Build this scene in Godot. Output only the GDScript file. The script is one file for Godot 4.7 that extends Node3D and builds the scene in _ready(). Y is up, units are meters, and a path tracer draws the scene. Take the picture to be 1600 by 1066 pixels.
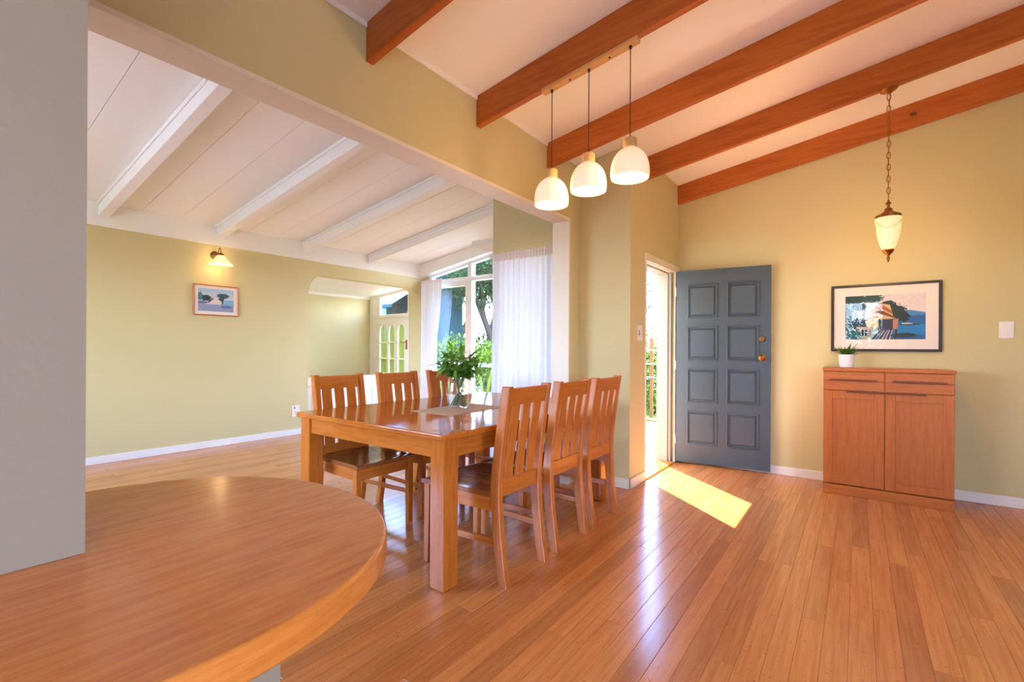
extends Node3D
# World: x runs to the right along the picture wall, y up, -z is the depth of the room. P(r, y, d) = Vector3(r, y, -d).

const CEIL_SLOPE := 0.158
const LIVING_SLOPE := 0.145
const WALL_BACK := 5.11
const HEADER := -2.037
const ENTRY := -1.553
const LEFT := -6.141

var M := {}
var used := {}
var rng := RandomNumberGenerator.new()


func _ready() -> void:
	rng.seed = 20240611
	camera_and_light()
	make_materials()
	build_floor()
	build_dining_shell()
	build_living_shell()
	build_entry_door()
	build_alcove()
	build_windows()
	build_living_window()
	build_added_skylight()
	build_outside()
	build_counter()
	build_dining_set()
	build_table_things()
	build_cabinet()
	build_wall_things()
	build_lamps()
	build_curtains()
	build_garden()


func camera_and_light() -> void:
	var cam := Camera3D.new()
	cam.name = "camera"
	cam.projection = Camera3D.PROJECTION_FRUSTUM
	cam.near = 0.05
	cam.far = 200.0
	cam.size = 1066.0 / 735.0 * cam.near
	cam.frustum_offset = Vector2(0.0, 12.1 / 735.0 * cam.near)
	cam.position = Vector3(0, 1.18, 0)
	cam.basis = Basis(Vector3.UP, 0.6347) * Basis(Vector3.BACK, 0.0053)
	cam.current = true
	add_child(cam)

	var env := Environment.new()
	env.background_mode = Environment.BG_SKY
	var sky := Sky.new()
	var sm := ProceduralSkyMaterial.new()
	sm.sky_top_color = Color(0.50, 0.68, 0.95)
	sm.sky_horizon_color = Color(0.86, 0.92, 1.0)
	sm.ground_horizon_color = Color(0.60, 0.58, 0.52)
	sm.ground_bottom_color = Color(0.40, 0.38, 0.34)
	sm.sky_energy_multiplier = SKY
	sm.ground_energy_multiplier = 0.6
	sky.sky_material = sm
	env.sky = sky
	env.tonemap_mode = Environment.TONE_MAPPER_LINEAR
	env.tonemap_exposure = EXPOSURE
	env.sdfgi_enabled = true
	env.ssao_enabled = true
	env.ssil_enabled = true
	var we := WorldEnvironment.new()
	we.name = "world_environment"
	we.environment = env
	add_child(we)

	var sun := DirectionalLight3D.new()
	sun.name = "sun"
	sun.light_color = Color(1.0, 0.965, 0.90)
	sun.light_energy = SUN
	sun.light_angular_distance = 0.5
	sun.shadow_enabled = true
	sun.sky_mode = DirectionalLight3D.SKY_MODE_LIGHT_ONLY
	sun.basis = Basis.looking_at(Vector3(1.0, -1.86, 0.86).normalized())
	add_child(sun)


# brightness of what gives light: sky, sun, lamps
const SKY := 4.6
const SUN := 11.0
const EXPOSURE := 1.23
const LAMP := 0.08
const LANTERN := 0.45
const SCONCE := 0.04
const KITCHEN_FILL := 0.2  # added fill lamps behind the camera


# ------------------------------------------------------------------ geometry helpers
static func P(r: float, y: float, d: float) -> Vector3:
	return Vector3(r, y, -d)


class Geo:
	var v := PackedVector3Array()
	var n := PackedVector3Array()
	var uv := PackedVector2Array()
	var col := PackedColorArray()
	var tint := Color.WHITE
	var tinted := false
	var mapped := false

	func tri(a: Vector3, b: Vector3, c: Vector3, na: Vector3, nb: Vector3, nc: Vector3, ua := Vector2.ZERO, ub := Vector2.ZERO, uc := Vector2.ZERO) -> void:
		if (b - a).cross(c - a).dot(na + nb + nc) > 0.0:
			var t := b; b = c; c = t
			t = nb; nb = nc; nc = t
			var u := ub; ub = uc; uc = u
		v.append(a); v.append(b); v.append(c)
		n.append(na); n.append(nb); n.append(nc)
		uv.append(ua); uv.append(ub); uv.append(uc)
		for i in 3:
			col.append(tint)

	func quad(a: Vector3, b: Vector3, c: Vector3, d: Vector3, na: Vector3, nb: Vector3, nc: Vector3, nd: Vector3) -> void:
		tri(a, b, c, na, nb, nc)
		tri(a, c, d, na, nc, nd)

	func flat(a: Vector3, b: Vector3, c: Vector3, d: Vector3, nn: Vector3) -> void:
		quad(a, b, c, d, nn, nn, nn, nn)

	func face(a: Vector3, b: Vector3, c: Vector3, d: Vector3, out: Vector3) -> void:
		var g := (b - a).cross(c - a)
		if g.length_squared() < 1e-16:
			g = (c - a).cross(d - a)
		g = g.normalized()
		if g.dot(out) < 0.0:
			g = -g
		flat(a, b, c, d, g)

	# box with chamfered edges
	func box(c: Vector3, s: Vector3, b := 0.003, t := Transform3D.IDENTITY) -> void:
		var h := s / 2.0
		b = minf(b, minf(h.x, minf(h.y, h.z)) * 0.9)
		for ax in 3:
			var u := (ax + 1) % 3
			var w := (ax + 2) % 3
			for sg in [-1.0, 1.0]:
				var nn := Vector3.ZERO
				nn[ax] = sg
				var q: Array[Vector3] = []
				for k in [[-1, -1], [1, -1], [1, 1], [-1, 1]]:
					var p := Vector3.ZERO
					p[ax] = sg * h[ax]; p[u] = k[0] * (h[u] - b); p[w] = k[1] * (h[w] - b)
					q.append(t * (c + p))
				flat(q[0], q[1], q[2], q[3], (t.basis * nn).normalized())
			if b <= 0.0:
				continue
			for su in [-1.0, 1.0]:
				for sw in [-1.0, 1.0]:
					var nn := Vector3.ZERO
					nn[u] = su; nn[w] = sw
					var q: Array[Vector3] = []
					for k in [[-1, 0], [1, 0], [1, 1], [-1, 1]]:
						var p := Vector3.ZERO
						p[ax] = k[0] * (h[ax] - b)
						p[u] = su * (h[u] - (b if k[1] == 0 else 0.0))
						p[w] = sw * (h[w] - (0.0 if k[1] == 0 else b))
						q.append(t * (c + p))
					flat(q[0], q[1], q[2], q[3], (t.basis * nn).normalized())
		if b > 0.0:
			for sx in [-1.0, 1.0]:
				for sy in [-1.0, 1.0]:
					for sz in [-1.0, 1.0]:
						var s3 := Vector3(sx, sy, sz)
						var q: Array[Vector3] = []
						for ax in 3:
							var p := s3 * (h - Vector3.ONE * b)
							p[ax] = s3[ax] * h[ax]
							q.append(t * (c + p))
						var nn := (t.basis * s3).normalized()
						tri(q[0], q[1], q[2], nn, nn, nn)

	# box given by its corners in P() terms: r0..r1, y0..y1, d0..d1
	func rbox(r0: float, r1: float, y0: float, y1: float, d0: float, d1: float, b := 0.002) -> void:
		box(Vector3((r0 + r1) / 2, (y0 + y1) / 2, -(d0 + d1) / 2), Vector3(absf(r1 - r0), absf(y1 - y0), absf(d1 - d0)), b)

	# polygon in x, y, extruded along z from z0 to z1 with rounded rims, then put by t
	func extrude(poly: PackedVector2Array, z0: float, z1: float, bev := 0.0, segs := 1, t := Transform3D.IDENTITY) -> void:
		if Geometry2D.is_polygon_clockwise(poly):
			poly = poly.duplicate()
			poly.reverse()
		var m := poly.size()
		var en := PackedVector2Array()
		for i in m:
			var e := poly[(i + 1) % m] - poly[i]
			en.append(Vector2(e.y, -e.x).normalized())
		var miter := PackedVector2Array()
		var sm := []
		for i in m:
			var a := en[(i + m - 1) % m]
			var b := en[i]
			var mm := (a + b) / maxf(0.3, 1.0 + a.dot(b))
			miter.append(mm)
			sm.append(a.dot(b) > 0.8)
		var prof := []   # inset, z, normal (out, z)
		if bev > 0.0:
			for k in segs + 1:
				var an := PI / 2 * k / segs
				prof.append([bev * (1 - sin(an)), z0 + bev * (1 - cos(an)), Vector2(sin(an), -cos(an))])
			for k in segs + 1:
				var an := PI / 2 * (1.0 - float(k) / segs)
				prof.append([bev * (1 - sin(an)), z1 - bev * (1 - cos(an)), Vector2(sin(an), cos(an))])
		else:
			prof = [[0.0, z0, Vector2(1, 0)], [0.0, z1, Vector2(1, 0)]]
		for k in prof.size() - 1:
			var a = prof[k]
			var b = prof[k + 1]
			var na: Vector2 = a[2]
			var nb: Vector2 = b[2]
			if segs == 1 and bev > 0.0:
				na = (na + nb).normalized()
				nb = na
			for i in m:
				var j := (i + 1) % m
				var ni: Vector2 = (en[(i + m - 1) % m] + en[i]).normalized() if sm[i] else en[i]
				var nj: Vector2 = (en[j] + en[i]).normalized() if sm[j] else en[i]
				var pi := poly[i] - miter[i] * float(a[0])
				var pj := poly[j] - miter[j] * float(a[0])
				var qi := poly[i] - miter[i] * float(b[0])
				var qj := poly[j] - miter[j] * float(b[0])
				quad(t * Vector3(pi.x, pi.y, a[1]), t * Vector3(pj.x, pj.y, a[1]), t * Vector3(qj.x, qj.y, b[1]), t * Vector3(qi.x, qi.y, b[1]),
					(t.basis * Vector3(ni.x * na.x, ni.y * na.x, na.y)).normalized(), (t.basis * Vector3(nj.x * na.x, nj.y * na.x, na.y)).normalized(),
					(t.basis * Vector3(nj.x * nb.x, nj.y * nb.x, nb.y)).normalized(), (t.basis * Vector3(ni.x * nb.x, ni.y * nb.x, nb.y)).normalized())
		var cap := PackedVector2Array()
		for i in m:
			cap.append(poly[i] - miter[i] * bev)
		var ids := Geometry2D.triangulate_polygon(cap)
		for e in [[z0, -1.0], [z1, 1.0]]:
			var nn := (t.basis * Vector3(0, 0, e[1])).normalized()
			for i in range(0, ids.size(), 3):
				tri(t * Vector3(cap[ids[i]].x, cap[ids[i]].y, e[0]), t * Vector3(cap[ids[i + 1]].x, cap[ids[i + 1]].y, e[0]), t * Vector3(cap[ids[i + 2]].x, cap[ids[i + 2]].y, e[0]), nn, nn, nn)

	# profile of (radius, y) turned round the y axis; the normal points to the right of the way along the profile when it runs upward outside
	func lathe(prof: Array, seg := 32, t := Transform3D.IDENTITY, hard := 0.75) -> void:
		var m := prof.size()
		var sn := []
		for i in m - 1:
			var e: Vector2 = prof[i + 1] - prof[i]
			sn.append(Vector2(e.y, -e.x).normalized())
		for i in m - 1:
			var p: Vector2 = prof[i]
			var q: Vector2 = prof[i + 1]
			if p.distance_squared_to(q) < 1e-12:
				continue
			var np: Vector2 = sn[i]
			var nq: Vector2 = sn[i]
			if i > 0 and sn[i - 1].dot(sn[i]) > hard:
				np = (sn[i - 1] + sn[i]).normalized()
			if i < m - 2 and sn[i + 1].dot(sn[i]) > hard:
				nq = (sn[i + 1] + sn[i]).normalized()
			for k in seg:
				var a0 := TAU * k / seg
				var a1 := TAU * (k + 1) / seg
				var c0 := Vector3(cos(a0), 0, sin(a0))
				var c1 := Vector3(cos(a1), 0, sin(a1))
				var A := t * (c0 * p.x + Vector3.UP * p.y)
				var B := t * (c1 * p.x + Vector3.UP * p.y)
				var C := t * (c1 * q.x + Vector3.UP * q.y)
				var D := t * (c0 * q.x + Vector3.UP * q.y)
				var nA := (t.basis * (c0 * np.x + Vector3.UP * np.y)).normalized()
				var nB := (t.basis * (c1 * np.x + Vector3.UP * np.y)).normalized()
				var nC := (t.basis * (c1 * nq.x + Vector3.UP * nq.y)).normalized()
				var nD := (t.basis * (c0 * nq.x + Vector3.UP * nq.y)).normalized()
				if q.x > 1e-6:
					tri(A, C, D, nA, nC, nD)
				if p.x > 1e-6:
					tri(A, B, C, nA, nB, nC)

	func tube(pts: Array, radii: Variant, seg := 8, closed := false) -> void:
		var m := pts.size()
		var rings := []
		var norms := []
		var side := Vector3.ZERO
		for i in m:
			var d: Vector3
			if closed:
				d = pts[(i + 1) % m] - pts[(i + m - 1) % m]
			else:
				d = pts[mini(i + 1, m - 1)] - pts[maxi(i - 1, 0)]
			d = d.normalized()
			if side == Vector3.ZERO:
				side = d.cross(Vector3.RIGHT if absf(d.x) < 0.8 else Vector3.UP).normalized()
			side = (side - d * side.dot(d)).normalized()
			var up := d.cross(side)
			var r: float = radii[i] if radii is Array else radii
			var ring := []
			var nr := []
			for k in seg:
				var a := TAU * k / seg
				var o := side * cos(a) + up * sin(a)
				nr.append(o)
				ring.append(pts[i] + o * r)
			rings.append(ring)
			norms.append(nr)
		for i in (m if closed else m - 1):
			var j := (i + 1) % m
			for k in seg:
				var l := (k + 1) % seg
				quad(rings[i][k], rings[i][l], rings[j][l], rings[j][k], norms[i][k], norms[i][l], norms[j][l], norms[j][k])
		if not closed:
			for e in [0, m - 1]:
				var nn: Vector3 = (pts[0] - pts[1]).normalized() if e == 0 else (pts[m - 1] - pts[m - 2]).normalized()
				for k in range(1, seg - 1):
					tri(rings[e][0], rings[e][k], rings[e][k + 1], nn, nn, nn)

	func mesh() -> ArrayMesh:
		var a := []
		a.resize(Mesh.ARRAY_MAX)
		a[Mesh.ARRAY_VERTEX] = v
		a[Mesh.ARRAY_NORMAL] = n
		if mapped:
			a[Mesh.ARRAY_TEX_UV] = uv
		if tinted:
			a[Mesh.ARRAY_COLOR] = col
		var am := ArrayMesh.new()
		am.add_surface_from_arrays(Mesh.PRIMITIVE_TRIANGLES, a)
		return am


# more points along a profile, on a smooth curve through the given ones
static func smooth(p: Array, n := 4) -> Array:
	var out := []
	for i in p.size() - 1:
		var a: Vector2 = p[maxi(i - 1, 0)]
		var d: Vector2 = p[mini(i + 2, p.size() - 1)]
		for k in n:
			var q: Vector2 = (p[i] as Vector2).cubic_interpolate(p[i + 1], a, d, float(k) / n)
			out.append(Vector2(maxf(q.x, 0.0), q.y))
	out.append(p[p.size() - 1])
	return out


func numbered(called: String) -> String:
	if not used.has(called):
		used[called] = 0
		return called
	used[called] += 1
	return "%s_%03d" % [called, used[called]]


func tag(o: Node3D, label: String, category := "", group := "", kind := "") -> Node3D:
	o.set_meta("label", label)
	if category:
		o.set_meta("category", category)
	if group:
		o.set_meta("group", group)
	if kind:
		o.set_meta("kind", kind)
	return o


func thing(called: String, label: String, category: String, at := Vector3.ZERO, turn := 0.0, group := "", kind := "") -> Node3D:
	var o := Node3D.new()
	o.name = numbered(called)
	o.position = at
	o.rotation.y = turn
	add_child(o, true)
	tag(o, label, category, group, kind)
	return o


# one named mesh; on the root it gets a number when its name is taken
func obj(called: String, shape: Variant, m: Material, parent: Node3D = null) -> MeshInstance3D:
	var o := MeshInstance3D.new()
	o.name = called if parent else numbered(called)
	o.mesh = shape.mesh() if shape is Geo else shape
	o.material_override = m
	o.cast_shadow = GeometryInstance3D.SHADOW_CASTING_SETTING_ON
	(parent if parent else self).add_child(o, true)
	return o


func gbox(r0: float, r1: float, y0: float, y1: float, d0: float, d1: float, b := 0.002) -> Geo:
	var g := Geo.new()
	g.rbox(r0, r1, y0, y1, d0, d1, b)
	return g


func struct(called: String, shape: Variant, m: Material, label: String, category := "wall") -> MeshInstance3D:
	var o := obj(called, shape, m)
	tag(o, label, category, "", "structure")
	return o


func round_rect(w: float, h: float, r: float, seg := 6) -> PackedVector2Array:
	var p := PackedVector2Array()
	for c in [[1, 1, 0.0], [-1, 1, PI / 2], [-1, -1, PI], [1, -1, PI * 1.5]]:
		for k in seg + 1:
			var a: float = c[2] + PI / 2 * k / seg
			p.append(Vector2(c[0] * (w / 2 - r) + cos(a) * r, c[1] * (h / 2 - r) + sin(a) * r))
	return p


func dup(o: Node3D, at: Vector3, turn: float, label := "") -> Node3D:
	var c: Node3D = o.duplicate()
	c.name = numbered(String(o.name).rstrip("0123456789").trim_suffix("_"))
	add_child(c, true)
	c.position = at
	c.rotation.y = turn
	if label:
		c.set_meta("label", label)
	return c


# ------------------------------------------------------------------ materials
func noise_tex(fr: float, ramp: Array, seed_: int, oct := 5, size := 512, normal := false, warp := 0.0) -> NoiseTexture2D:
	var nz := FastNoiseLite.new()
	nz.seed = seed_
	nz.noise_type = FastNoiseLite.TYPE_SIMPLEX_SMOOTH
	nz.frequency = fr
	nz.fractal_octaves = oct
	if warp > 0.0:
		nz.domain_warp_enabled = true
		nz.domain_warp_amplitude = warp
		nz.domain_warp_frequency = fr
	var t := NoiseTexture2D.new()
	t.width = size
	t.height = size
	t.seamless = true
	t.noise = nz
	if normal:
		t.as_normal_map = true
		t.bump_strength = 2.0
	if ramp:
		var g := Gradient.new()
		g.offsets = PackedFloat32Array()
		g.colors = PackedColorArray()
		var offs := PackedFloat32Array()
		var cols := PackedColorArray()
		for i in ramp.size():
			offs.append(float(i) / (ramp.size() - 1))
			cols.append(ramp[i])
		g.offsets = offs
		g.colors = cols
		t.color_ramp = g
	return t


func c8(r: float, g: float, b: float) -> Color:
	return Color(r / 255.0, g / 255.0, b / 255.0)


func mat(called: String, color: Color, rough := 0.6, spec := 0.5, metal := 0.0) -> StandardMaterial3D:
	var m := StandardMaterial3D.new()
	m.resource_name = called
	m.albedo_color = color
	m.roughness = rough
	m.metallic_specular = spec
	m.metallic = metal
	M[called] = m
	return m


# grain runs along one axis of the thing: 0 x, 1 y, 2 z
func wood(called: String, tex: Texture2D, fine: Texture2D, axis: int, rough: float, long := 0.55, across := 5.0, tint := Color.WHITE) -> StandardMaterial3D:
	var m := mat(called, tint, rough)
	m.albedo_texture = tex
	m.uv1_triplanar = true
	var s := Vector3.ONE * across
	s[axis] = long
	m.uv1_scale = s
	m.detail_enabled = true
	m.detail_albedo = fine
	m.detail_blend_mode = BaseMaterial3D.BLEND_MODE_MUL
	m.detail_uv_layer = BaseMaterial3D.DETAIL_UV_2
	m.uv2_triplanar = true
	var s2 := Vector3.ONE * across * 4.3
	s2[axis] = long * 2.1
	m.uv2_scale = s2
	return m


func paint(called: String, color: Color, rough := 0.75, relief: Texture2D = null) -> StandardMaterial3D:
	var m := mat(called, color, rough, 0.4)
	if relief:
		m.normal_enabled = true
		m.normal_texture = relief
		m.normal_scale = 0.12
		m.uv1_triplanar = true
		m.uv1_world_triplanar = true
		m.uv1_scale = Vector3.ONE * 3.0
	return m


func make_materials() -> void:
	var relief := noise_tex(0.08, [], 5, 3, 256, true)
	paint("olive_paint", c8(209, 194, 143), 0.7, relief)
	paint("grey_paint", c8(139, 120, 98), 0.6, relief)
	paint("ceiling_paint", c8(250, 246, 240), 0.85, relief)
	paint("white_gloss", c8(238, 233, 224), 0.35)
	paint("cream_gloss", c8(232, 222, 200), 0.4)
	paint("jamb_dimmed", c8(156, 149, 138), 0.5)  # frame white darkened in its colour to offset strong daylight on the reveal
	mat("fence_wood", c8(112, 66, 40), 0.9, 0.1)
	paint("living_white", c8(240, 236, 226), 0.6)
	var fine := noise_tex(0.03, [Color(0.92, 0.90, 0.88), Color(0.98, 0.98, 0.98), Color(1, 1, 1), Color(1, 1, 1)], 12, 4, 512)
	var furn := noise_tex(0.012, [c8(168, 86, 26), c8(180, 96, 31), c8(187, 103, 35), c8(193, 108, 38), c8(180, 95, 30)], 21, 5, 512, false, 30.0)
	var beamt := noise_tex(0.010, [c8(166, 82, 22), c8(182, 95, 28), c8(192, 104, 34), c8(178, 91, 26)], 31, 5, 512, false, 25.0)
	var cab := noise_tex(0.010, [c8(176, 94, 34), c8(186, 103, 39), c8(191, 108, 43), c8(195, 113, 46), c8(184, 101, 38)], 41, 5, 512, false, 40.0)
	var seat := noise_tex(0.012, [c8(122, 66, 31), c8(138, 77, 37), c8(150, 85, 41)], 51, 5, 512, false, 30.0)
	var bench := noise_tex(0.012, [c8(180, 96, 36), c8(191, 107, 42), c8(197, 114, 47), c8(203, 121, 52), c8(189, 104, 40)], 61, 5, 1024, false, 20.0)
	var pale := noise_tex(0.012, [c8(214, 160, 96), c8(226, 176, 112)], 71, 4, 256)
	for ax in 3:
		var k: String = ["x", "y", "z"][ax]
		wood("table_wood_" + k, furn, fine, ax, 0.08)
		wood("chair_wood_" + k, furn, fine, ax, 0.28)
		wood("cabinet_wood_" + k, cab, fine, ax, 0.38)
		wood("beam_wood_" + k, beamt, fine, ax, 0.42, 0.35, 3.0)
	wood("seat_wood", seat, fine, 0, 0.16)
	wood("bench_wood", bench, fine, 2, 0.17, 0.5, 4.0)
	wood("pale_wood", pale, fine, 1, 0.5, 1.0, 8.0)
	wood("dark_wood", seat, fine, 0, 0.45, 0.6, 6.0, Color(0.9, 0.85, 0.8))
	mat("door_blue", c8(68, 80, 88), 0.36)
	mat("brass", c8(150, 104, 58), 0.32, 0.5, 1.0)
	mat("bronze", c8(172, 118, 62), 0.35, 0.5, 1.0)
	mat("black_cord", c8(60, 50, 42), 0.6)
	mat("frame_black", c8(44, 34, 32), 0.4)
	mat("mat_board", c8(236, 222, 208), 0.8)
	mat("plastic_white", c8(240, 232, 222), 0.35)
	mat("plastic_grey", c8(140, 136, 132), 0.5)
	mat("pot_white", c8(238, 232, 230), 0.3)
	mat("soil", c8(62, 46, 34), 0.95)
	mat("porch_concrete", c8(170, 166, 158), 0.85)
	mat("runner_cloth", c8(206, 178, 148), 0.9)
	var weave := noise_tex(0.22, [Color(0.82, 0.8, 0.78), Color(1, 1, 1)], 81, 2, 256)
	M.runner_cloth.albedo_texture = weave
	M.runner_cloth.uv1_triplanar = true
	M.runner_cloth.uv1_scale = Vector3(20, 20, 4)
	var g := mat("pane", Color(0.9, 0.95, 0.95, 0.0), 0.0)
	g.transparency = BaseMaterial3D.TRANSPARENCY_ALPHA
	g = mat("picture_glass", Color(0.9, 0.95, 0.95, 0.0), 0.0, 0.32)
	g.transparency = BaseMaterial3D.TRANSPARENCY_ALPHA
	g = mat("vase_glass", Color(0.93, 0.97, 0.95, 0.02), 0.0)
	g.transparency = BaseMaterial3D.TRANSPARENCY_ALPHA
	g = mat("water", Color(0.97, 0.99, 0.98, 0.0), 0.0)
	g.refraction_enabled = true
	g.refraction_scale = 0.033
	g = mat("obscure_glass", c8(176, 184, 96), 0.5)
	g.albedo_color.a = 0.6
	g.transparency = BaseMaterial3D.TRANSPARENCY_ALPHA
	g.normal_enabled = true
	g.normal_texture = noise_tex(0.15, [], 91, 2, 256, true)
	g.uv1_triplanar = true
	g.uv1_scale = Vector3.ONE * 6.0
	g = mat("sheer", Color(0.95, 0.95, 0.95), 0.9, 0.2)
	g.backlight_enabled = true
	g.backlight = Color(0.28, 0.28, 0.28)
	g.cull_mode = BaseMaterial3D.CULL_DISABLED
	g = mat("header_tape", Color(0.95, 0.90, 0.87), 0.9, 0.2)
	g = mat("opal_glass", Color(0.9, 0.86, 0.78), 0.25)
	g.emission_enabled = true
	g.emission = Color(1.0, 0.88, 0.66)
	g.emission_energy_multiplier = 0.40
	g = mat("amber_glass", Color(1.0, 0.93, 0.8), 0.3)
	g.emission_enabled = true
	g.emission = Color(1.0, 0.80, 0.50)
	g.emission_energy_multiplier = 0.62
	g = mat("sconce_glass", Color(1.0, 0.95, 0.85), 0.3)
	g.emission_enabled = true
	g.emission = Color(1.0, 0.80, 0.50)
	g.emission_energy_multiplier = 0.75
	g = mat("bulb_glow", Color(1, 1, 1), 0.4)
	g.emission_enabled = true
	g.emission = Color(1.0, 0.9, 0.72)
	g.emission_energy_multiplier = 2.5
	# outside
	mat("ground_soil", c8(112, 102, 88), 0.95)
	mat("stone", c8(110, 106, 104), 0.9)
	var grass := noise_tex(0.05, [c8(70, 92, 32), c8(96, 112, 44), c8(118, 130, 60)], 101, 4, 256)
	mat("lawn_green", Color.WHITE, 0.95)
	M.lawn_green.albedo_texture = grass
	M.lawn_green.uv1_triplanar = true
	M.lawn_green.uv1_scale = Vector3.ONE * 0.6
	mat("asphalt", c8(110, 110, 114), 0.9)
	mat("bark", c8(64, 54, 46), 0.9)
	mat("teal_board", c8(34, 55, 58), 0.6)
	mat("pale_blue_paint", c8(88, 112, 126), 0.6)
	mat("roof_metal", c8(80, 104, 116), 0.5, 0.5, 0.0)
	mat("fence_dark", c8(62, 74, 78), 0.8)
	for f in [["leaf_dark", 36, 58, 30, 0.3], ["leaf_mid", 52, 76, 30, 0.3], ["leaf_bright", 92, 106, 32, 0.35], ["leaf_blue", 32, 50, 42, 0.2], ["leaf_bouquet", 92, 138, 48, 0.35], ["leaf_pot", 84, 128, 46, 0.35]]:
		var lm := mat(f[0], c8(f[1], f[2], f[3]), 0.5, 0.4)
		lm.backlight_enabled = true
		lm.backlight = Color(f[4], f[4] * 1.1, f[4] * 0.5)
		lm.cull_mode = BaseMaterial3D.CULL_DISABLED
		lm.vertex_color_use_as_albedo = true
	mat("stem_green", c8(92, 118, 54), 0.5)
	for k in ["leaf_dark", "leaf_mid", "leaf_bright", "leaf_blue", "bark", "teal_board", "pale_blue_paint", "roof_metal", "stone", "porch_concrete", "ground_soil", "lawn_green", "asphalt"]:
		M[k].metallic_specular = 0.08
		M[k].roughness = 0.95
	make_plank_material()


func make_plank_material() -> void:
	var w := 1024
	var h := 256
	var im := Image.create(w, h, false, Image.FORMAT_RGB8)
	var a := FastNoiseLite.new()
	a.seed = 7
	a.frequency = 1.0
	a.fractal_octaves = 4
	var b := FastNoiseLite.new()
	b.seed = 8
	b.frequency = 1.0
	b.fractal_octaves = 2
	var dark := c8(184, 104, 48)
	var light := c8(220, 143, 78)
	for y in h:
		for x in w:
			# the grain runs along x and closes on itself over the picture's width
			var ang := TAU * x / w
			var ca := cos(ang)
			var sa := sin(ang)
			var n1 := a.get_noise_3d(ca * 0.55, sa * 0.55, y * 0.045)
			var n2 := b.get_noise_3d(ca * 1.6, sa * 1.6, y * 0.22)
			var n3 := b.get_noise_3d(ca * 12.0 + 40.0, sa * 12.0, y * 0.06)
			var t := 0.58 + n1 * 0.42 + n2 * 0.16
			var c := dark.lerp(light, clampf(t, 0.0, 1.0))
			if n3 > 0.6:
				c = c.lerp(c8(122, 58, 24), minf((n3 - 0.6) * 4.0, 0.5))
			im.set_pixel(x, y, c)
	im.generate_mipmaps()
	var m := mat("plank", Color.WHITE, 0.2, 0.5)
	m.albedo_texture = ImageTexture.create_from_image(im)
	m.vertex_color_use_as_albedo = true


# ------------------------------------------------------------------ floor
func plank(g: Geo, r0: float, r1: float, d0: float, d1: float, tint: Color, off: Vector2) -> void:
	var b := 0.0012
	var top := 0.0
	var low := -0.012
	var uvf := func(r: float, d: float) -> Vector2: return Vector2((d - d0) / 1.7 + off.x, (r - r0) / 0.085 * 0.32 + off.y)
	var o := [P(r0, low, d0), P(r1, low, d0), P(r1, low, d1), P(r0, low, d1)]
	var s := [P(r0, top - b, d0), P(r1, top - b, d0), P(r1, top - b, d1), P(r0, top - b, d1)]
	var t := [P(r0 + b, top, d0 + b), P(r1 - b, top, d0 + b), P(r1 - b, top, d1 - b), P(r0 + b, top, d1 - b)]
	var ns := [Vector3(0, 0, 1), Vector3(1, 0, 0), Vector3(0, 0, -1), Vector3(-1, 0, 0)]
	g.tint = tint
	var u: Array = t.map(func(p): return uvf.call(p.x, -p.z))
	g.tri(t[0], t[1], t[2], Vector3.UP, Vector3.UP, Vector3.UP, u[0], u[1], u[2])
	g.tri(t[0], t[2], t[3], Vector3.UP, Vector3.UP, Vector3.UP, u[0], u[2], u[3])
	for i in 4:
		var j := (i + 1) % 4
		var nb: Vector3 = (ns[i] + Vector3.UP).normalized()
		g.tri(s[i], s[j], t[j], nb, nb, nb, u[i], u[j], u[j])
		g.tri(s[i], t[j], t[i], nb, nb, nb, u[i], u[j], u[i])
		g.tri(o[i], o[j], s[j], ns[i], ns[i], ns[i], u[i], u[j], u[j])
		g.tri(o[i], s[j], s[i], ns[i], ns[i], ns[i], u[i], u[j], u[i])


func build_floor() -> void:
	var fl := thing("floor", "honey coloured narrow timber floorboards running through dining and living room", "floor", Vector3.ZERO, 0.0, "", "structure")
	obj("subfloor", gbox(-7.7, 3.55, -0.15, -0.0125, -3.55, 5.84, 0.0), M.dark_wood, fl)
	var list := []
	var w := 0.0851
	var r := -0.027
	while r > -7.56:
		r -= w
	var fwd := Vector2(-sin(0.6347), cos(0.6347))
	var right := Vector2(cos(0.6347), sin(0.6347))
	while r < 3.4:
		var d := -3.4 - rng.randf() * 1.5
		while d < 5.66:
			var l := rng.randf_range(0.85, 1.75)
			var a := maxf(d, -3.4)
			var b := minf(d + l, 5.11 if r > ENTRY else 5.68)
			var r1 := r + w - 0.0006
			var clip := r
			d += l
			if b - a < 0.05:
				continue
			if r < LEFT - 0.15 and b < 3.0:
				continue
			if r < -2.2 and b < -1.0:
				continue
			var mid := Vector2(r, (a + b) / 2)
			var zz := mid.dot(fwd)
			var score := -1.0
			if zz > 0.8:
				var px := 735.0 * mid.dot(right) / zz
				var py := 735.0 * 1.18 / zz
				if absf(px) < 950.0 and py < 620.0:
					score = (b - a) / pow(zz, 3.0) * (1.0 if r > -3.3 or a > 1.5 else 0.5)
			list.append([score, r, r1, a, b - 0.0006])
		r += w
	list.sort_custom(func(x, y): return x[0] > y[0])
	var rest := Geo.new()
	rest.tinted = true
	rest.mapped = true
	var i := 0
	for e in list:
		var k := rng.randf_range(0.76, 1.10)
		var warm := rng.randf_range(-0.07, 0.06)
		var tint := Color(k, k * (0.98 + warm), k * (0.95 + warm * 2.0))
		var off := Vector2(rng.randf(), rng.randf())
		if i < 295:
			var g := Geo.new()
			g.tinted = true
			g.mapped = true
			plank(g, e[1], e[2], e[3], e[4], tint, off)
			obj("plank", g, M.plank, fl)
		else:
			plank(rest, e[1], e[2], e[3], e[4], tint, off)
		i += 1
	var o := obj("planks_beyond", rest, M.plank, fl)
	o.set_meta("kind", "stuff")


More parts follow.
